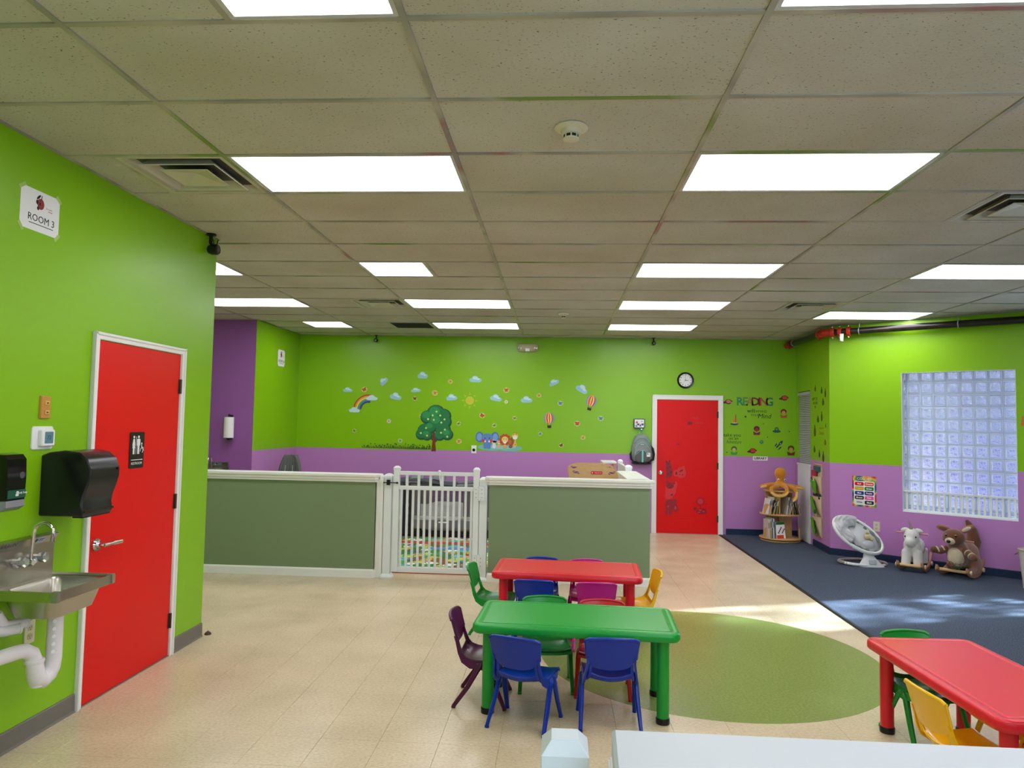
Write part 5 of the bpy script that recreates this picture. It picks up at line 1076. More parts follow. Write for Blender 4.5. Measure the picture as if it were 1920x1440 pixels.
# wooden evacuation-style crib ends
CW = mat('pale maple', (206, 168, 112), .4); wood_grain(CW, (214, 178, 124), (196, 152, 98), (2, 20, 20))
def crib_end(x0, x1, y_, ztop, par):
    w = x1 - x0; T = 18; top = []
    for k in range(T + 1):
        t = k / T; e = min(t, 1 - t); top.append((x0 + w * t, ztop - .045 * (1 - min(1, max(0, (e - .02) / .18)) ** .7 if e < .2 else 0) * 1.0 - (.0 if e > .015 else .01)))
    q = MB(); zb = ztop - .14; q.T = Matrix.Identity(4)
    poly = top + [(x1, zb), (x0, zb)]
    # cut two hand slots by building the board from strips around them
    q2 = MB(); q2.loft([[(x_, yy, z_) for x_, z_ in poly] for yy in (y_ - .011, y_ + .011)]); o = q2.build('end_board', CW, par, bevel=.003)
    for cx_ in (x0 + .085, x1 - .085):
        q3 = MB(); q3.rr(.09, .03, .014, [(0, -.0125), (0, .0125)]); o3 = q3.build('hand_slot', mat('slot shade purple', (120, 84, 120), .7), par); o3.location = (cx_, y_, ztop - .068); o3.rotation_euler = (R(90), R(14 if cx_ < (x0 + x1) / 2 else -14), 0)
        q3 = MB(); q3.tube([(.047 * math.cos(t), .0, .017 * math.sin(t)) for t in [2 * math.pi * j / 20 for j in range(20)]], .004, 6, closed=True); o3 = q3.build('slot_rim', CW, par, smooth=True); o3.location = (cx_, y_ - .011, ztop - .068); o3.rotation_euler = (0, R(-14 if cx_ < (x0 + x1) / 2 else 14), 0)
    for x_ in (x0 + .03, x1 - .03): q4 = MB(); q4.box(x_ - .022, y_ - .014, .0014, x_ + .022, y_ + .014, zb + .01); q4.build('leg', CW, par, bevel=.003)
r_ = empty('wooden_crib', 'pale wooden baby crib with a red label behind the right half wall', 'crib')
crib_end(.17, .80, 9.35, 1.085, r_); crib_end(.16, .79, 9.97, 1.11, r_)
for x_ in (.185, .785):
    for z0 in (.35, .88): q = MB(); q.box(x_ - .012, 9.362, z0, x_ + .012, 9.958, z0 + .05); q.build('side_rail', CW, r_, bevel=.003)
    for k in range(7): q = MB(); q.cyl(.008, .40, .88, (x_, 9.43 + k * .077, 0), 8); q.build('side_bar', CW, r_)
q = MB(); q.box(.2, 9.36, .40, .77, 9.96, .47); q.build('mattress', PALEF, r_, bevel=.02)
q = MB(); q.rr(.15, .04, .014, [(0, 0), (0, .002)]); o = q.build('red_label', mat('label red', (206, 36, 30), .4), r_); o.location = (.52, 9.338, 1.015); o.rotation_euler = (R(90), 0, 0)
t_ = text('Baby & Co', .02, o, WI, at=(.02, 0, .002)); q = MB(); q.prism(star(-.055, 0, .012, .006, 5), .002, .0028); q.build('label_mark', WI, o)
r_ = empty('changing_table', 'small white topped table behind the wooden crib, beside the side gate', 'table', loc=(.735, 10.28, 0))
q = MB(); q.rr(.2, .5, .02, [(0, 1.105), (0, 1.125), (.003, 1.128)], 0, 0); q.build('table_top', WHITEPL, r_)
for sx_ in (-1, 1):
    for sy_ in (-1, 1): q = MB(); q.box(sx_ * .08 - .012, sy_ * .22 - .012, .0014, sx_ * .08 + .012, sy_ * .22 + .012, 1.105); q.build('leg', CW, r_)
q = MB(); q.box(-.09, -.23, .6, .09, .23, .62); q.build('shelf', CW, r_)

# ---------------------------------------------------------------- tables
def plastic(nm, c): return mat(nm, c, .3, bump=(260, .06, .001), spec=.5)
TG, TR = plastic('green table plastic', (16, 150, 52)), plastic('red table plastic', (214, 26, 44))
def table(label, x_, y_, rz, m, h=.505, L=1.15, Wd=.58):
    r_ = empty('activity_table', label, 'table', loc=(x_, y_, 0), rz=rz)
    q = MB(); q.rr(L, Wd, .06, [(.03, h - .05), (.008, h - .052), (.001, h - .044), (0, h - .03), (.002, h - .012), (.010, h - .002), (.02, h), (.043, h), (.046, h - .0025), (.050, h - .0025), (.053, h - .0008), (.0545, h), (.062, h)], seg=6); q.build('tabletop', m, r_, smooth=True, auto=50)
    for sx_ in (-1, 1):
        for sy_ in (-1, 1):
            cx_, cy_ = sx_ * (L / 2 - .09), sy_ * (Wd / 2 - .085)
            q = MB(); q.cyl(.034, .03, h - .045, (cx_, cy_, 0), 24); lg = q.build('leg', m, r_, smooth=True)
            q = MB(); q.lathe([(.037, .0012), (.038, .006), (.038, .03), (.035, .034)], (cx_, cy_, 0), 24); q.build('leg_foot', BLACK, lg, smooth=True)
    return r_
table('green plastic activity table with five small chairs, in front of the red one', .127, 4.285, R(-2.6), TG, .507)
table('red plastic activity table standing in front of the sage half wall', .098, 5.72, R(-2.6), TR, .505, L=1.14, Wd=.59)
table('near red plastic activity table at the right edge of the picture', 2.033, 3.60, R(-87), TR, .482)

# ---------------------------------------------------------------- chairs
def seat_f(u, v):
    prof = [(.148, .250), (.146, .266), (.128, .275), (.08, .272), (.02, .266), (-.04, .265), (-.085, .275), (-.115, .295), (-.130, .322)]
    t = v * (len(prof) - 1); i = min(int(t), len(prof) - 2); f = t - i
    y_ = prof[i][0] * (1 - f) + prof[i + 1][0] * f; z_ = prof[i][1] * (1 - f) + prof[i + 1][1] * f
    s_ = 2 * u - 1; hw = .148 - .02 * max(0, v - .55) * 2 - .004 * math.sin(math.pi * v); 
    z_ += .010 * s_ ** 4 - (.012 * (1 - s_ * s_) if v > .7 else .012 * (1 - s_ * s_) * v / .7) * (1 if v < .86 else 2.2)
    return (s_ * hw, y_ - (.012 * (1 - s_ * s_) if v > .6 else 0) + (.01 * (1 - s_ * s_) if v < .3 else 0), z_)
def back_f(u, v):
    s_ = 2 * u - 1; top = .530 - .010 * s_ ** 2 - .010 * max(0, abs(s_) - .86) / .14; bot = .345 + .012 * s_ ** 2 + .045 * abs(s_) ** 5
    z_ = bot + (top - bot) * v; k = (z_ - .335) / .195; hw = .124 + .018 * k
    return (s_ * hw, -.136 - .052 * k - .022 * (1 - s_ * s_), z_)
CH = {}
def chair(cname, c, x_, y_, rz, label):
    m = plastic(cname + ' chair plastic', c)
    if 'd' not in CH:
        q = MB(); q.sheet(seat_f, 14, 18, .007)
        for sx_ in (-1, 1): q.tube([(sx_ * .138, .09, .255), (sx_ * .140, .0, .252), (sx_ * .132, -.075, .262)], [.009, .014, .009], 8)
        for sx_ in (-1, 1):
            yz = [(.125, .268), (.105, .238), (.02, .222), (-.07, .230), (-.118, .262), (-.142, .315), (-.156, .372), (-.168, .41), (-.150, .41), (-.136, .365), (-.118, .318), (-.098, .294), (-.05, .276), (.04, .272)]
            px_ = lambda z_: .141 - .015 * min(1, max(0, (z_ - .27) / .1)) + .006 * min(1, max(0, (.26 - z_) / .04))
            q.loft([[(sx_ * (px_(z_) + o_), y_, z_) for y_, z_ in yz] for o_ in (-.006, .005)])
        A_ = q.build('seat', m, smooth=True, auto=40)
        q = MB(); q.sheet(back_f, 14, 12, .008)
        q.tube([Vector(back_f(k / 14, 1)) + Vector((0, .0, -.003)) for k in range(15)], .009, 8)
        for sx_ in (0, 1): q.tube([Vector(back_f(sx_, k / 6)) + Vector(((.002 if sx_ else -.002), .003, 0)) for k in range(7)], .006, 6)
        for sx_ in (-1, 1): q.tube([(sx_ * .125, -.085, .268), (sx_ * .118, -.118, .292), (sx_ * .110, -.130, .32), (sx_ * .108, -.143, .36), (sx_ * .110, -.15, .40)], [.012, .013, .012, .011, .006], 8, flat=.7)
        B_ = q.build('backrest', m, smooth=True, auto=60)
        legs = []
        for sx_ in (-1, 1):
            for fy, ty in ((.135, .04), (-.155, -.005)):
                q = MB(); q.tube([(sx_ * .134, ty * .6, .270), (sx_ * .145, ty * .9, .255), (sx_ * .148, ty + (fy - ty) * .12, .225), (sx_ * .153, ty + (fy - ty) * .5, .12), (sx_ * .160, fy, .0125)], [.009, .015, .0165, .0145, .0125], 8, flat=.85)
                q.tube([(sx_ * .160, fy, .0125), (sx_ * .1605, fy + (.002 if fy > 0 else -.002), .0012)], [.0125, .0125], 8); legs.append(q.build('leg', m, smooth=True))
        CH['d'] = [A_.data, B_.data] + [l.data for l in legs]
        for o in [A_, B_] + legs: bpy.data.objects.remove(o)
    r_ = empty('child_chair', label, 'chair', 'small plastic stacking chairs', loc=(x_, y_, 0), rz=rz); r_.scale = (1, 1, .955)
    for me, nm in zip(CH['d'], ['seat', 'backrest', 'leg', 'leg', 'leg', 'leg']):
        o = bpy.data.objects.new(nm, me); COL.objects.link(o); o.parent = r_; o.material_slots[0].link = 'OBJECT'; o.material_slots[0].material = m
    return r_
BLU, GRN, YEL, MAG, PUR, RDC = (0, 44, 158), (16, 136, 44), (242, 186, 10), (196, 26, 140), (78, 14, 62), (196, 30, 34)
chair('blue', BLU, -.15, 4.0, R(-18), 'blue child chair turned askew at the front left of the green table')
chair('blue', BLU, .305, 4.055, R(1), 'blue child chair squarely at the front right of the green table')
chair('purple', PUR, -.405, 4.30, R(-92), 'dark purple child chair at the left end of the green table')
chair('green', GRN, -.05, 4.54, R(184), 'green child chair on the far side of the green table')
chair('red', RDC, .30, 4.49, R(178), 'red child chair on the far side of the green table, mostly hidden')
chair('blue', BLU, -.14, 5.41, R(-3), 'blue child chair on the near side of the far red table')
chair('magenta', MAG, .30, 5.39, R(0), 'magenta child chair on the near side of the far red table')
chair('blue', BLU, -.12, 5.90, R(176), 'blue child chair on the half wall side of the far red table')
chair('magenta', MAG, .27, 5.87, R(182), 'magenta child chair on the half wall side of the far red table')
chair('green', GRN, -.475, 5.70, R(-96), 'green child chair at the left end of the far red table')
chair('yellow', YEL, .61, 5.66, R(94), 'yellow child chair at the right end of the far red table')
chair('green', GRN, 1.985, 4.02, R(188), 'green child chair at the far end of the near red table')
chair('yellow', YEL, 1.80, 3.315, R(-84), 'yellow child chair on the left side of the near red table')
chair('yellow', YEL, 2.21, 3.66, R(92), 'yellow child chair on the right side of the near red table, top just seen')
chair('red', RDC, 2.22, 3.22, R(95), 'red child chair on the right side of the near red table')

# ---------------------------------------------------------------- outdoors seen through the glass blocks
b = MB(); b.box(-20, -20, -.4, 60, 60, -.2); st(b.build('ground', mat('asphalt', (58, 64, 84), .9, var=(2, (74, 80, 100), .5))))
r_ = empty('added_sun_screen', 'wing wall added outside to keep the sun off the visible glass block window', 'wall', mtx=WWF(2.27, 0))  # added wall, sized to block direct sun from the visible window
q = MB(); q.box(-.08, -.2, -2.9, .08, 3.6, -.225); q.build('screen_wall', mat('pale lilac render', (150, 150, 186), .8), r_); q = MB(); q.box(-.12, 3.6, -2.94, .12, 3.68, -.225); q.build('screen_top', mat('pale grey mortar', (186, 200, 214), .8), r_)
r_ = empty('fence', 'blue boarded fence outside the glass block window', 'fence', loc=(7.4, 12.0, 0), rz=R(-39))
for k in range(12): q = MB(); q.box(-1.9 + k * .16, 0, -.2, -1.75 + k * .16, .03, 1.45); q.build('board', mat('blue fence paint', (30, 62, 176), .5), r_)
q = MB(); q.box(-1.9, .03, .3, .02, .07, .4); q.box(-1.9, .03, 1.1, .02, .07, 1.2); q.build('fence_rail', mat('blue fence paint', (30, 62, 176), .5), r_)
r_ = empty('building', 'pale building outside beyond the glass block window', 'building', loc=(9.5, 21, 0), rz=R(-39))
q = MB(); q.box(-9, 0, -.2, 5, 6, 7); q.build('wall', mat('pale lilac render', (150, 150, 186), .8), r_)
for k in range(5):
    q = MB(); q.box(-8 + k * 2.4, -.05, 1.0, -6.9 + k * 2.4, .02, 2.4); f_ = q.build('window', mat('white window frame', (230, 230, 230), .5), r_)
    q = MB(); q.box(-7.9 + k * 2.4, -.07, 1.1, -7.0 + k * 2.4, -.04, 2.3); q.build('pane', mat('dark pane', (60, 80, 120), .1), f_)

# ---------------------------------------------------------------- sprinkler pipe
PIPE = mat('black iron pipe', (14, 12, 11), .3, var=(12, (40, 32, 26), .5)); REDC = mat('red pipe coupling', (176, 36, 18), .4)
A0 = Vector((3.50, 11.02, 2.905)); A1 = P0 + W * .12 + SW * .02; A1 = Vector((A1.x, A1.y, 2.89)); A2 = P0 + D * (LW - .3) + W * .12; A2 = Vector((A2.x, A2.y, 2.88))
r_ = empty('sprinkler_pipe', 'black sprinkler pipe with red couplings running under the ceiling at right', 'pipe')
q = MB(); q.tube([A0, A0.lerp(A1, .92)], .042, 14); q.build('pipe_run', PIPE, r_, smooth=True)
q = MB(); q.tube([A1.lerp(A2, .02), A2], .042, 14); q.build('pipe_run', PIPE, r_, smooth=True)
q = MB(); q.tube([A0.lerp(A1, .90), A1.lerp(A0, .04), A1, A1.lerp(A2, .03)], [.046, .05, .05, .048], 14); q.build('elbow', REDC, r_, smooth=True)
def coupling(p_, d_, L=.05, rr_=.062):
    d_ = d_.normalized(); q = MB(); q.tube([p_ - d_ * L / 2, p_ - d_ * L * .3, p_ + d_ * L * .3, p_ + d_ * L / 2], [rr_ * .85, rr_, rr_, rr_ * .85], 14); o = q.build('coupling', REDC, r_, smooth=True)
    for k in (-1, 1): q = MB(); q.tube([p_ + Vector((0, 0, k * rr_)) - d_ * .015 - Vector((0, 0, k * .012)), p_ + Vector((0, 0, k * (rr_ + .018)))], .010, 8); q.build('bolt', STEEL, o)
dd = A2 - A1
coupling(A1.lerp(A0, .10), A1 - A0); coupling(A1.lerp(A2, .03), dd); coupling(A1.lerp(A2, .055), dd); coupling(A1.lerp(A2, .085), dd)
coupling(A0.lerp(A1, .03), A1 - A0, .07, .06)
q = MB(); q.tube([A0, A0 + Vector((0, .06, 0)), A0 + Vector((0, .13, 0))], [.045, .045, .045], 14); q.build('end_fitting', REDC, r_, smooth=True)
for t, (Pa, Pb) in ((.12, (A1, A2)), (.42, (A1, A2)), (.75, (A1, A2)), (.16, (A0, A1))):
    p_ = Pa.lerp(Pb, t); n_ = (Pb - Pa).normalized(); s_ = Vector((-n_.y, n_.x, 0)); q = MB()
    q.tube([p_ + s_ * .046 * math.cos(a) + Vector((0, 0, .046 * math.sin(a))) for a in [2 * math.pi * j / 16 for j in range(16)]], .006, 6, closed=True)
    q.tube([p_ + Vector((0, 0, .044)), Vector((p_.x, p_.y, CEIL - .002))], .006, 6); q.build('pipe_hanger', mat('galvanised strap', (170, 172, 170), .4, metal=.6), r_)
p_ = A1.lerp(A2, .065) + W * .05; q = MB(); q.add([(p_.x - .02, p_.y + .01, 2.86), (p_.x + .02, p_.y - .012, 2.86), (p_.x + .014, p_.y - .012, 2.76), (p_.x - .018, p_.y + .004, 2.77)], [(0, 1, 2, 3)]); q.build('paper_tag', PAPER, r_)

# ---------------------------------------------------------------- colours poster, outlet, pocket chart
r_ = empty('colour_poster', 'rainbow-bordered colours poster on the purple wall left of the glass block window', 'poster', mtx=WWF(.418, .855))
PB = mat('rainbow poster border', (200, 60, 60), .3); nt, p = nodes(PB); n = noise(nt, 5, 1); r = ramp(nt, [(.3, (20, 110, 100)), (.4, (30, 60, 120)), (.47, (90, 160, 60)), (.52, (226, 190, 80)), (.57, (206, 50, 60)), (.66, (50, 30, 90))]); link(nt, n.outputs['Fac'], r.inputs[0]); link(nt, r.outputs[0], p.inputs['Base Color'])
q = MB(); q.rr(.285, .385, .006, [(0, 0), (0, .0015)], seg=2); q.build('sheet', PB, r_)
q = MB(); q.rr(.245, .30, .02, [(0, .0015), (0, .0022)], 0, -.022, seg=4); q.build('white_panel', PAPER, r_)
text('COLORS', .045, r_, cm((216, 206, 180)), at=(0, .158, .0016), bold=.001, width=.17)
names = [('Red', (200, 14, 40)), ('Orange', (222, 76, 50)), ('Yellow', (196, 170, 40)), ('Green', (20, 110, 50)), ('Blue', (24, 44, 140)), ('Purple', (60, 20, 110)), ('Brown', (50, 20, 20)), ('Pink', (226, 90, 170)), ('White', (226, 226, 224)), ('Black', (8, 8, 8))]
for i, (nm, c_) in enumerate(names):
    cx_, cy_ = (-.058 if i % 2 == 0 else .058), .094 - (i // 2) * .058
    if nm == 'White': q = MB(); q.rr(.108, .047, .016, [(0, .0022), (0, .0026)], cx_, cy_, seg=4); q.build('swatch_outline', cm((120, 130, 140)), r_)
    q = MB(); e_ = .002 if nm == 'White' else 0; q.rr(.108 - e_, .047 - e_, .015, [(0, .0022), (0, .0030)], cx_, cy_, seg=4); q.build('swatch', cm(c_), r_)
    text(nm, .027, r_, INK if nm == 'White' else (cm((220, 200, 100)) if nm == 'Yellow' else PAPER), at=(cx_, cy_, .0031), bold=.0008)
r_ = empty('wall_outlet', 'tan electrical outlet on the purple wall behind the baby swing', 'outlet', mtx=WWF(.56, .43)); q = MB(); q.rr(.075, .12, .004, [(0, 0), (0, .005), (.002, .007)]); q.build('plate', IVORY, r_)
for y_ in (.022, -.022): q = MB(); q.rr(.034, .028, .01, [(0, .007), (0, .009)], 0, y_); q.build('receptacle', mat('ivory receptacle', (196, 186, 150), .4), r_)
r_ = empty('wall_sticker', 'orange and brown sticker on the green wall right of the glass block window', 'wall sticker', mtx=WWF(2.12, 1.76)); q = MB(); q.prism([(-.06, -.05), (.05, -.05), (.06, .0), (.02, .06), (-.05, .05)], 0, .001); q.build('film', cm((200, 110, 40)), r_); q = MB(); q.prism(circ(0, 0, .03, .03), .001, .002); q.build('figure', cm((96, 40, 24)), r_)
# crocodile pocket chart
CANV = mat('beige canvas', (206, 184, 150), .9, bump=(160, .3, .002)); CROC = mat('crocodile green felt', (90, 160, 24), .8); CROCD = mat('dark green felt', (24, 80, 30), .8)
r_ = empty('pocket_chart', 'beige hanging pocket chart with a green crocodile on the narrow side wall', 'pocket chart', mtx=SS(10.10, .655))
q = MB(); q.box(-.16, -.49, .002, .16, .50, .006); q.build('backing', CANV, r_)
for z_ in (.49, -.48): q = MB(); q.cyl(.009, -.18, .18, (0, z_, .012), 10, 'x'); q.build('rod', WOOD, r_, smooth=True)
for (z0, z1) in ((.10, .33), (-.18, .06), (-.47, -.22)):
    q = MB(); q.sheet(lambda u, v: (-.155 + .31 * u, z0 + (z1 - z0) * v, .012 + .055 * v * math.sin(math.pi * min(max(u, 0), 1)) ** .5), 10, 6, .004); q.build('pocket', CANV, r_, smooth=True)
    q = MB(); q.tube([(-.155 + .31 * k / 10, z1, .014 + .055 * math.sin(math.pi * k / 10) ** .5) for k in range(11)], .005, 6); q.build('pocket_binding', CANV, r_, smooth=True)
def felt(nm, P_, m_, zo=.075):
    q = MB(); q.prism(P_, zo, zo + .004); q.build(nm, m_, r_)
felt('crocodile_head', circ(-.0, .22, .10, .085, 18) , CROC, .068); felt('crocodile_snout', circ(-.09, .26, .06, .035, 12), CROC, .066); felt('crocodile_neck', [(.0, .10), (.09, .10), (.1, .2), (-.02, .2)], CROC, .066)
felt('crocodile_eye', circ(.0, .29, .025, .022, 12), PAPER, .073); felt('crocodile_pupil', circ(.0, .292, .012, .014, 10), INK, .0785); felt('crocodile_eye', circ(-.1, .30, .016, .016, 12), INK, .071)
felt('crocodile_body', [(-.16, .05), (-.06, .05), (.02, -.06), (.10, -.14), (.07, -.18), (-.04, -.17), (-.12, -.06)], CROC, .066); felt('crocodile_back', [(-.02, .02), (.05, .0), (.02, -.05)], CROCD, .07); felt('crocodile_foot', circ(.07, -.14, .05, .03, 12), CROCD, .071)
felt('crocodile_tail', [(-.15, -.24), (-.03, -.24), (.03, -.36), (.09, -.44), (-.02, -.46), (-.09, -.38)], CROC, .066)
for x_, z_ in ((.01, -.28), (.04, -.34), (.08, -.4)): felt('crocodile_spike', [(x_ - .02, z_ + .02), (x_ + .05, z_ + .01), (x_ + .01, z_ - .04)], CROCD, .07)
q = MB(); q.box(-.12, .40, .01, .12, .47, .035); o = q.build('teal_book', cm((20, 90, 96)), r_)
q = MB(); q.box(-.17, .29, .02, -.02, .41, .05); q.build('red_book', cm((176, 40, 46)), r_); q = MB(); q.box(-.12, .03, .02, .14, .10, .045); q.build('dark_book', cm((40, 40, 44)), r_)

# ---------------------------------------------------------------- revolving bookshelf, books, octopus
def bookshelf():
    r_ = empty('bookshelf', 'round birch plywood bookshelf with two tiers in the reading corner', 'bookshelf', loc=(3.262, 10.72, 0), rz=R(6))
    EDGE = WOOD
    for nm, rad, z0, z1 in (('base_disc', .275, .012, .03), ('bottom_shelf', .29, .045, .063), ('middle_shelf', .285, .385, .403), ('top_shelf', .23, .72, .738)):
        q = MB(); q.lathe([(rad - .003, z0), (rad, z0 + .003), (rad, z1 - .003), (rad - .003, z1)], n=48); q.build(nm, WOOD, r_, smooth=True, auto=50)
    q = MB(); q.cyl(.05, .03, .045, n=20); q.build('turntable', MBLACK, r_)
    q = MB(); q.box(-.02, -.009, .063, .17, .009, .385); q.build('divider_panel', WOOD, r_)
    for (x0, y0, x1, y1, z0, z1) in ((-.19, .05, .19, .068, .403, .72), (-.09, -.19, -.075, .05, .403, .72) , (.10, -.19, .115, .05, .403, .72), (-.19, .05, .19, .068, .063, .385)):
        q = MB(); q.box(x0, y0, z0, x1, y1, z1); q.build('divider_panel', WOOD, r_, bevel=.002)
    for zb in (.063, .403):
        for a in (200, -20):
            q = MB(); poly = [(-.075, 0), (.075, 0)] + [(.075 * math.cos(R(t)), .09 + .055 * math.sin(R(t))) for t in range(0, 181, 15)]
            q.prism(poly, -.007, .007); o = q.build('round_end', WOOD, r_, bevel=.002)
            ca, sa = math.cos(R(a)), math.sin(R(a))
            o.matrix_local = Matrix(((-sa, 0, ca, .245 * ca), (ca, 0, sa, .245 * sa - .03), (0, 1, 0, zb), (0, 0, 0, 1)))
    return r_
BS = bookshelf()
def book(x_, y_, z_, w, d, h, tilt, c_, c2, label, cover=False, rz=6):
    """x,y: spine foot in world; w thickness, d depth, h height"""
    r_ = empty('book', label, 'book', 'books on the round shelf', loc=(x_, y_, z_)); r_.rotation_euler = (0, R(tilt), R(rz))
    q = MB(); q.box(0, 0, 0, .0025, d, h); q.box(w - .0025, 0, 0, w, d, h); q.box(0, -.002, 0, w, .001, h); q.build('cover', cm(c_), r_)
    q = MB(); q.box(.0025, .002, .003, w - .0025, d - .003, h - .003); q.build('pages', cm((226, 220, 204)), r_)
    q = MB(); q.box(w * .15, -.0032, h * .55, w * .85, -.0018, h * .85); q.build('spine_print', cm(c2), r_)
    return r_
yf = 10.53; zt = .4032
specs = [(3.03, .012, .2, .22, 11, (216, 214, 206), (120, 130, 120), 'white book at the left end of the middle shelf'), (3.048, .02, .2, .25, 15, (190, 190, 186), (70, 70, 80), 'grey book with dark print, second from left on the middle shelf'),
         (3.077, .016, .2, .21, 17, (30, 30, 36), (180, 180, 180), 'black book on the middle shelf, third from left'), (3.104, .02, .2, .24, 14, (176, 150, 90), (60, 100, 40), 'tan and green book on the middle shelf, left half'),
         (3.134, .01, .2, .22, 10, (40, 74, 40), (200, 200, 190), 'thin dark green book leaning in the middle of the middle shelf'), (3.152, .012, .2, .23, 8, (160, 140, 100), (240, 236, 220), 'thin tan book leaning in the middle of the middle shelf'),
         (3.29, .02, .2, .25, 8, (196, 190, 180), (120, 110, 120), 'pale grey book right of the middle shelf centre'), (3.318, .014, .2, .25, 12, (170, 156, 150), (220, 216, 206), 'pinkish grey book leaning on the right half of the middle shelf'),
         (3.338, .012, .2, .24, 13, (206, 200, 190), (90, 60, 80), 'off-white thin book on the right half of the middle shelf'), (3.42, .010, .18, .22, -14, (90, 90, 60), (200, 196, 170), 'olive book leaning left near the right end of the middle shelf'),
         (3.452, .010, .18, .21, -15, (60, 70, 50), (200, 196, 170), 'dark thin book leaning left at the right end of the middle shelf'), (3.478, .010, .16, .19, -16, (150, 140, 120), (90, 90, 90), 'grey-beige thin book at the far right of the middle shelf')]
for x_, w, d, h, tl, c_, c2, lb in specs: book(x_, yf, zt, w, d, h, tl, c_, c2, lb)
for x_, w, h, c_, c2, lb in ((3.035, .028, .26, (206, 196, 176), (150, 140, 120), 'cream book at the left end of the bottom shelf'), (3.066, .022, .28, (190, 184, 166), (110, 120, 110), 'pale book second from left on the bottom shelf'), (3.091, .010, .27, (40, 60, 90), (220, 220, 220), 'thin navy book upright on the bottom shelf'), (3.104, .016, .28, (216, 216, 210), (120, 120, 120), 'white book upright beside the thin navy book'), (3.123, .012, .26, (120, 130, 130), (60, 60, 60), 'thin grey book upright next to the picture book')):
    book(x_, yf - .005, .0632, w, .2, h, 0, c_, c2, lb, rz=3)
r_ = empty('picture_book', 'white picture book with red and green print facing out on the bottom shelf', 'book', 'books on the round shelf', loc=(3.155, 10.50, .0632)); r_.rotation_euler = (R(-6), R(-3), R(8))
q = MB(); q.box(0, 0, 0, .125, .022, .235); q.build('cover', PAPER, r_); q = MB(); q.box(.001, -.001, .195, .124, 0, .234); q.build('green_title_band', cm((26, 96, 40)), r_); q = MB(); q.box(.001, -.001, .001, .1, 0, .05); q.build('red_print', cm((206, 70, 40)), r_)
q = MB()
for k in range(7): xx, zz = .02 + .014 * k, .07 + .022 * (k % 4); q.add([(xx, -.0015, zz), (xx + .02, -.0015, zz + .004), (xx + .014, -.0015, zz + .03), (xx + .002, -.0015, zz + .024)], [(0, 1, 2, 3)])
tag(q.build('picture_print', cm((120, 66, 50)), r_), kind='stuff')
# octopus
OCT = mat('mustard plush', (200, 128, 4), .9, bump=(220, .5, .003), sheen=.4); OCP = mat('pale striped plush', (222, 184, 110), .9)
r_ = empty('plush_octopus', 'mustard yellow plush octopus sitting on top of the bookshelf', 'plush toy', loc=(3.262, 10.70, .738), rz=0)
q = MB(); q.ell((0, 0, .245), (.082, .08, .085), 24, 16); q.ell((0, 0, .16), (.06, .058, .09), 20, 12); q.ell((0, 0, .08), (.085, .08, .06), 20, 12)
arms = [([(-.05, -.02, .075), (-.13, -.02, .08), (-.21, -.02, .07), (-.27, -.03, .055), (-.30, -.04, .045)], OCT),
        ([(-.05, -.05, .06), (-.12, -.14, .055), (-.19, -.2, .035), (-.2, -.25, -.01), (-.16, -.26, -.045), (-.10, -.26, -.06), (-.04, -.255, -.06)], OCT),
        ([(.0, -.05, .07), (.03, -.14, .06), (.03, -.2, .04), (.02, -.25, 0), (-.01, -.26, -.035), (-.06, -.262, -.055), (-.12, -.265, -.05)], OCT),
        ([(.04, -.05, .065), (.10, -.13, .06), (.135, -.20, .045), (.15, -.25, .0), (.145, -.262, -.06), (.12, -.265, -.10), (.085, -.268, -.13)], OCP),
        ([(.05, -.02, .07), (.13, -.03, .065), (.21, -.04, .055), (.28, -.05, .045), (.315, -.05, .04)], OCT),
        ([(.04, .04, .06), (.10, .08, .04), (.16, .12, .03), (.19, .12, .028)], OCT), ([(-.04, .05, .06), (-.10, .09, .04), (-.16, .12, .03), (-.19, .12, .028)], OCT), ([(0, .06, .06), (.0, .11, .04), (.01, .15, .03)], OCT)]
for P_, m_ in arms:
    n_ = len(P_); PP = []
    for i in range(n_ - 1):
        for t in (0, .33, .66): PP.append(Vector(P_[i]).lerp(Vector(P_[i + 1]), t))
    PP.append(Vector(P_[-1])); rs_ = [.036 - .016 * k / len(PP) for k in range(len(PP))]; rs_[-1] = .012
    q.tube(PP, rs_, 10)
q.build('body', OCT, r_, smooth=True, remesh=.009)
for P_, m_ in arms[:5]:
    q = MB(); n_ = len(P_); PP = [Vector(p_) + Vector((0, -.012, -.010)) for p_ in P_[2:]]; q.tube(PP, [.021] * (len(PP) - 1) + [.008], 8); q.build('arm_underside', OCP, r_, smooth=True)
for x_ in (-.045, .05): q = MB(); q.ell((x_, -.056, .152), (.016, .008, .016), 12, 8); q.build('eye', PAPER, r_, smooth=True); q = MB(); q.ell((x_, -.063, .150), (.008, .004, .009), 10, 6); q.build('pupil', INK, r_, smooth=True)

# ---------------------------------------------------------------- baby swing
r_ = empty('baby_swing', 'white electric baby swing with crumpled grey cloth seat on the carpet', 'baby swing', loc=(3.72, 9.02, .008)); SWH = mat('glossy white swing plastic', (224, 226, 224), .2); SGR = mat('warm grey ring', (146, 140, 134), .3); GCL = mat('grey swing cloth', (120, 118, 118), .9, bump=(24, .8, .02)); GLT = mat('pale swing mesh', (206, 206, 206), .8, bump=(60, .4, .004))
q = MB(); q.tube([(.265 * math.cos(R(t)), .20 * math.sin(R(t)), .024) for t in range(-35, 216, 10)], .022, 12, flat=.8); q.build('base_ring', SGR, r_, smooth=True)
q = MB(); q.tube([(-.262, .02, .024), (-.23, -.10, .024), (-.15, -.165, .022), (-.05, -.19, .02), (.06, -.19, .02), (.14, -.17, .02), (.20, -.14, .022)], [.022, .024, .022, .02, .02, .02, .016], 12, flat=.8); q.build('base_front_bar', SWH, r_, smooth=True)
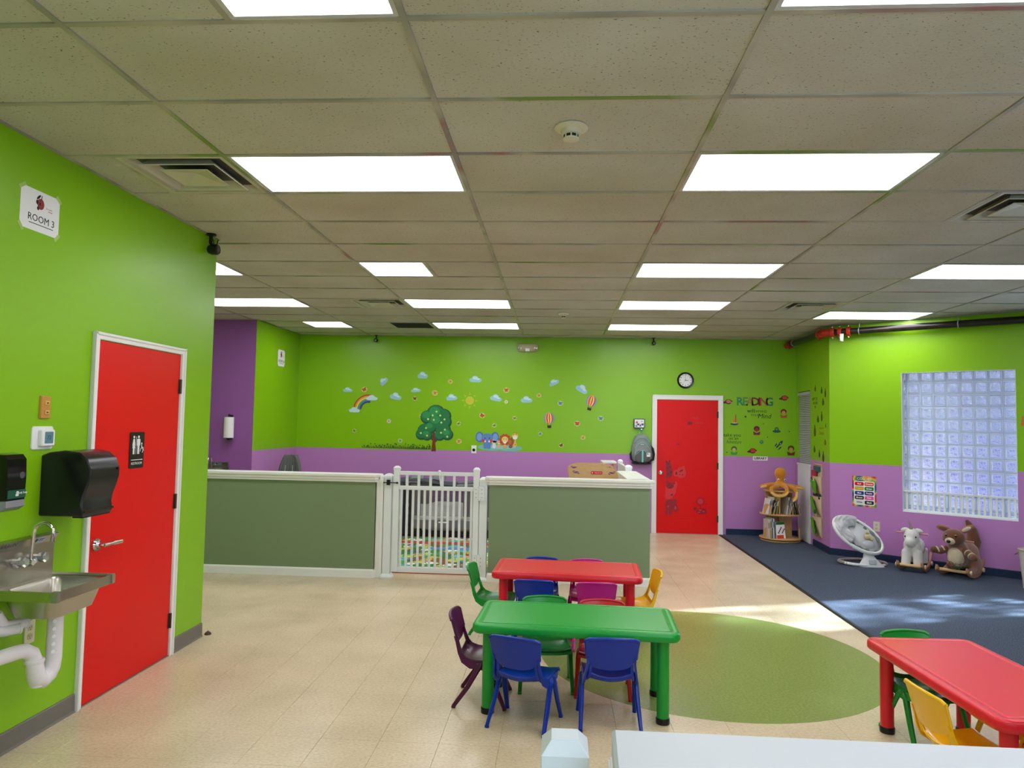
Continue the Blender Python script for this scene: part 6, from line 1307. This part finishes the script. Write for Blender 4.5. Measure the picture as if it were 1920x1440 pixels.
def sec(w, d, z, cx_, cy_, n=16): return [(cx_ + w * math.cos(2 * math.pi * k / n), cy_ + d * math.sin(2 * math.pi * k / n), z) for k in range(n)]
q = MB(); q.loft([sec(.15, .045, .002, .04, -.17), sec(.13, .045, .035, .03, -.165), sec(.075, .042, .10, .02, -.15), (sec(.045, .035, .17, .01, -.13)), sec(.045, .035, .24, .0, -.11), sec(.05, .04, .27, 0, -.10)]); q.build('pedestal', SWH, r_, smooth=True)
q = MB(); q.rr(.085, .05, .01, [(0, 0), (0, .006), (.003, .008)]); o = q.build('control_panel', mat('grey control panel', (170, 174, 180), .3), r_); o.matrix_local = Matrix.Translation((.035, -.205, .06)) @ Matrix.Rotation(R(62), 4, 'X')
q = MB(); q.ell((.02, -.12, .24), (.08, .05, .065), 20, 12); q.build('motor_cover', mat('light grey motor cover', (176, 178, 182), .35), r_, smooth=True)
cS = Vector((-.075, -.06, .36)); va = Vector((.245, -.09, -.150)); vb = Vector((.085, .11, .130)); vn = va.cross(vb).normalized()
if vn.z < 0: vn = -vn
ring = lambda k_, off=0: [tuple(cS + va * (k_ * math.cos(2 * math.pi * j / 40)) + vb * (k_ * math.sin(2 * math.pi * j / 40)) + vn * off) for j in range(40)]
q = MB(); q.tube([Vector(p_) for p_ in ring(1)], .018, 10, closed=True, flat=1.3); q.build('seat_ring', SWH, r_, smooth=True)
q = MB(); q.loft([ring(.99), ring(.93, -.05), ring(.72, -.10), ring(.4, -.125), ring(.1, -.13)]); q.build('seat_mesh', GLT, r_, smooth=True, auto=180)
def crumple(u, v):
    a = 2 * math.pi * u; k_ = .12 + .78 * v; h_ = -.10 + .11 * v ** 2 + .022 * math.sin(7 * a + 5 * v) * (1 - v) + .018 * math.sin(13 * v + 3 * a) + .012 * math.sin(19 * v * math.cos(a) + 4)
    p_ = cS + va * k_ * math.cos(a) + vb * k_ * math.sin(a) + vn * h_; return tuple(p_)
q = MB(); q.sheet(crumple, 60, 26, .012); q.build('cloth_liner', GCL, r_, smooth=True, auto=180)
def hood(u, v):
    t = R(110 + 150 * u); w_ = 1.0 - .62 * v; p_ = cS + va * (w_ * math.cos(t) - .06 * v) + vb * (w_ * math.sin(t) + .0) + vn * (.02 + .07 * math.sin(math.pi * v) + .014 * math.sin(19 * u + 6 * v) + .013 * math.sin(31 * v + 4 * u)); return tuple(p_)
q = MB(); q.sheet(hood, 40, 14, .01); q.build('cloth_headrest', mat('light grey swing cloth', (192, 192, 194), .9, bump=(30, .8, .015)), r_, smooth=True, auto=180)
q = MB(); c_ = cS + va * .35 + vb * .15 + vn * .02; q.ell(tuple(c_), (.04, .03, .035), 14, 10); q.ell(tuple(c_ + Vector((.045, -.01, -.02))), (.022, .02, .022), 12, 8); q.build('cream_toy', mat('cream plush', (206, 190, 150), .9), r_, smooth=True)
q = MB(); q.ell(tuple(c_ + Vector((.0, -.0, .045))), (.022, .018, .014), 10, 8); q.build('green_toy_leaf', mat('lime plush', (150, 180, 80), .9), r_, smooth=True)
for sgn_ in (-1, 1): q = MB(); p_ = cS + vb * (sgn_ * 1.0) + va * (.1 if sgn_ > 0 else 0); q.lathe([(.02, -.016), (.024, 0), (.02, .016)], tuple(p_), 14); q.build('toy_bar_joint', SWH, r_, smooth=True)

# ---------------------------------------------------------------- rocking plush animals
def rocker_base(r_, w, L, y0, wood=ROSEWOOD, up=.0):
    for sx_ in (-1, 1):
        q = MB(); pts = [(sx_ * w, y0 - L * .5 + L * k / 12, .028 + .11 * (abs(2 * k / 12 - 1.0) ** 2.6) * (.75 if k < 6 else 1.2)) for k in range(13)]
        q.loft([[(p_[0] - .013, p_[1], p_[2] - .026), (p_[0] + .013, p_[1], p_[2] - .026), (p_[0] + .013, p_[1], p_[2] + .026), (p_[0] - .013, p_[1], p_[2] + .026)] for p_ in pts]); q.build('runner', wood, r_, bevel=.004)
    for y_, nm in ((y0 - L * .38, 'front_bar'), (y0 + L * .34, 'rear_bar')):
        zc = .028 + .11 * (abs((y_ - y0) / (L * .5)) ** 2.6) * .75 + .01
        q = MB(); q.cyl(.017, -w - .02, w + .02, (0, y_, zc), 14, 'x'); q.build(nm, BARKWOOD, r_, smooth=True)
        for sx_ in (-1, 1): q = MB(); q.lathe([(.02, sx_ * (w + .014)), (.026, sx_ * (w + .02)), (.024, sx_ * (w + .03)), (.012, sx_ * (w + .034))], (0, y_, zc), 14, 'x'); q.build('bar_cap', mat('pale wood cap', (224, 196, 160), .5), r_, smooth=True)
UNW = mat('white plush', (216, 212, 206), .95, bump=(120, .7, .006), sheen=.5); DKEY = mat('black bead eye', (8, 8, 8), .1)
r_ = empty('rocking_unicorn', 'white plush rocking unicorn toy on wooden runners under the window', 'rocking toy', loc=(4.18, 8.72, .008), rz=R(-36))
q = MB(); q.ell((0, .06, .27), (.105, .19, .115), 22, 14); q.ell((0, -.06, .29), (.095, .10, .12), 20, 12); q.ell((0, -.10, .40), (.082, .085, .10), 20, 14); q.ell((-.005, -.155, .345), (.06, .075, .062), 18, 12)
for sx_ in (-1, 1):
    q.tube([(sx_ * .055, -.09, .24), (sx_ * .06, -.10, .15), (sx_ * .062, -.11, .085), (sx_ * .062, -.12, .06)], [.055, .05, .05, .045], 12); q.tube([(sx_ * .06, .17, .24), (sx_ * .066, .19, .15), (sx_ * .068, .2, .065)], [.06, .05, .045], 12)
q.build('body', UNW, r_, smooth=True, remesh=.011)
for sx_ in (-1, 1):
    q = MB(); q.ell((0, 0, 0), (.042, .016, .022), 14, 8); o = q.build('ear', UNW, r_, smooth=True); o.location = (sx_ * .075, -.09, .475); o.rotation_euler = (0, R(sx_ * 18), 0)
    q = MB(); q.ell((sx_ * .055, -.165, .405), (.009, .008, .010), 10, 8); q.build('eye', DKEY, r_, smooth=True)
    q = MB(); q.cyl(.052, 0, .006, (sx_ * .062, -.115, .085), 18); q.build('hoof_stitch', mat('grey stitching', (130, 124, 116), .9), r_)
    q = MB(); q.cyl(.011, sx_ * .07, sx_ * .165, (0, -.07, .435), 10, 'x'); q.build('handle', mat('pink wood handle', (196, 140, 130), .5), r_, smooth=True)
q = MB(); q.tube([(.0, -.12, .485), (-.004, -.125, .52), (-.016, -.128, .56), (-.024, -.128, .585)], [.021, .015, .008, .003], 12); q.build('horn', mat('taupe horn cloth', (150, 132, 120), .7, bump=(60, .8, .006)), r_, smooth=True)
rocker_base(r_, .125, .56, .04)
BRN = mat('chestnut plush', (104, 60, 34), .95, bump=(120, .7, .006), sheen=.4); TANP = mat('rosy tan plush', (146, 96, 72), .95, bump=(120, .6, .006), sheen=.4); CRM = mat('cream plush belly', (196, 180, 152), .95, bump=(120, .6, .006))
r_ = empty('rocking_kangaroo', 'brown plush rocking animal with big ears and upright tail, right of the unicorn', 'rocking toy', loc=(4.55, 8.46, .008), rz=R(-46))
q = MB(); q.ell((.02, .12, .24), (.14, .20, .15), 22, 14); q.ell((0, -.03, .25), (.115, .12, .15), 20, 14)
for sx_ in (-1, 1): q.ell((sx_ * .11, .16, .14), (.06, .13, .10), 16, 10); q.tube([(sx_ * .10, .14, .10), (sx_ * .12, .02, .065), (sx_ * .12, -.06, .06)], [.05, .042, .036], 10)
q.build('body', TANP, r_, smooth=True, remesh=.012)
q = MB(); q.ell((-.01, -.12, .44), (.115, .10, .095), 22, 14); q.build('head', BRN, r_, smooth=True)
q = MB(); q.ell((-.02, -.205, .405), (.052, .045, .042), 18, 12); q.build('muzzle', CRM, r_, smooth=True)
q = MB(); q.ell((-.022, -.248, .405), (.022, .014, .018), 14, 10); q.build('nose', DKEY, r_, smooth=True)
for sx_ in (-1, 1):
    q = MB(); q.ell((-.01 + sx_ * .048, -.208, .465), (.010, .007, .012), 10, 8); q.build('eye', DKEY, r_, smooth=True); q = MB(); q.ell((-.01 + sx_ * .048, -.212, .477), (.010, .006, .004), 8, 6); q.build('eyelid', CRM, r_, smooth=True)
    q = MB(); q.ell((0, 0, 0), (.085, .018, .034), 16, 10); o = q.build('ear', TANP, r_, smooth=True); o.location = (sx_ * .115, -.10, .525 if sx_ < 0 else .545); o.rotation_euler = (0, R(12 if sx_ < 0 else -32), 0)
    q = MB(); q.ell((0, -.012, 0), (.055, .010, .022), 14, 8); o2 = q.build('ear_lining', CRM if sx_ > 0 else BRN, o, smooth=True)
    q = MB(); q.tube([(sx_ * .09, -.08, .30), (sx_ * .15, -.13, .27), (sx_ * .19, -.16, .25 if sx_ > 0 else .28)], [.04, .038, .034], 12); q.ell((sx_ * .20, -.165, .25 if sx_ > 0 else .285), (.042, .038, .04), 14, 10); q.build('arm', BRN, r_, smooth=True)
    for t, m_ in ((.35, CRM), (.8, CRM)):
        p_ = Vector((sx_ * .09, -.08, .30)).lerp(Vector((sx_ * .19, -.16, .25 if sx_ > 0 else .28)), t); d_ = Vector((sx_ * .10, -.08, -.05)).normalized(); q = MB(); q.tube([p_ - d_ * .008, p_ + d_ * .008], .041, 14); q.build('arm_stripe', m_, r_, smooth=True)
q = MB(); q.ell((0, -.10, .22), (.085, .07, .12), 18, 12); q.build('belly', CRM, r_, smooth=True)
q = MB(); q.tube([(.05, .22, .28), (.07, .25, .38), (.06, .24, .50), (.03, .22, .58), (.015, .21, .61)], [.085, .08, .055, .03, .012], 14); q.build('tail', BRN, r_, smooth=True)
q = MB(); q.cyl(.010, -.15, .16, (0, -.03, .40), 10, 'x'); q.build('handle', ROSEWOOD, r_, smooth=True)
rocker_base(r_, .15, .56, .04)
r_ = empty('leafy_sprig', 'tuft of green and brown artificial leaves held in the brown animal lap', 'artificial plant', loc=(4.40, 8.31, .11), rz=R(-46)); rnd = random.Random(3); q = MB()
for k in range(60):
    a = rnd.uniform(0, 6.28); p_ = Vector((rnd.uniform(-.05, .09), rnd.uniform(-.03, .03), rnd.uniform(.0, .06))); d_ = Vector((math.cos(a), math.sin(a) * .5, rnd.uniform(-.1, .8))).normalized() * rnd.uniform(.03, .06); s_ = Vector((-d_.y, d_.x, .01)).normalized() * .006
    q.add([tuple(p_ - s_), tuple(p_ + d_ * .6 - s_), tuple(p_ + d_), tuple(p_ + d_ * .6 + s_), tuple(p_ + s_)], [(0, 1, 2, 3, 4)])
tag(q.build('leaves', mat('grey green leaf', (104, 112, 84), .8), r_), kind='stuff')
for k, (x_, y_) in enumerate(((-.03, -.035), (.0, -.04))): q = MB(); q.prism([(x_ + p_[0], .05 + p_[1]) for p_ in star(0, 0, .035, .013, 5, k)], 0, .004); o = q.build('brown_leaf', mat('brown leaf', (110, 60, 40), .8), r_); o.matrix_local = Matrix.Translation((0, y_, .0)) @ Matrix.Rotation(R(80), 4, 'X')
# bin at the right edge
r_ = empty('waste_bin', 'pale grey embossed metal bin cut by the right edge of the picture', 'bin', loc=(5.02, 7.86, .008)); BINM = mat('pale pebbled metal', (196, 192, 182), .5, bump=(50, .9, .006))
q = MB(); q.lathe([(.13, 0), (.165, .40), (.157, .40), (.122, .01)], n=32, cap=False); q.add([(.125 * math.cos(2 * math.pi * k / 32), .125 * math.sin(2 * math.pi * k / 32), .006) for k in range(32)], [tuple(range(32))]); q.build('body', BINM, r_, smooth=True, auto=50)
q = MB(); q.tube([(.166 * math.cos(2 * math.pi * k / 32), .166 * math.sin(2 * math.pi * k / 32), .40) for k in range(32)], .008, 8, closed=True); q.build('rim', mat('tan rim', (180, 160, 130), .4), r_, smooth=True)
for a in (150, 330): q = MB(); q.tube([(.17 * math.cos(R(a - 12)), .17 * math.sin(R(a - 12)), .36), (.195 * math.cos(R(a)), .195 * math.sin(R(a)), .34), (.17 * math.cos(R(a + 12)), .17 * math.sin(R(a + 12)), .36)], .006, 8); q.build('handle', STEEL, r_, smooth=True)
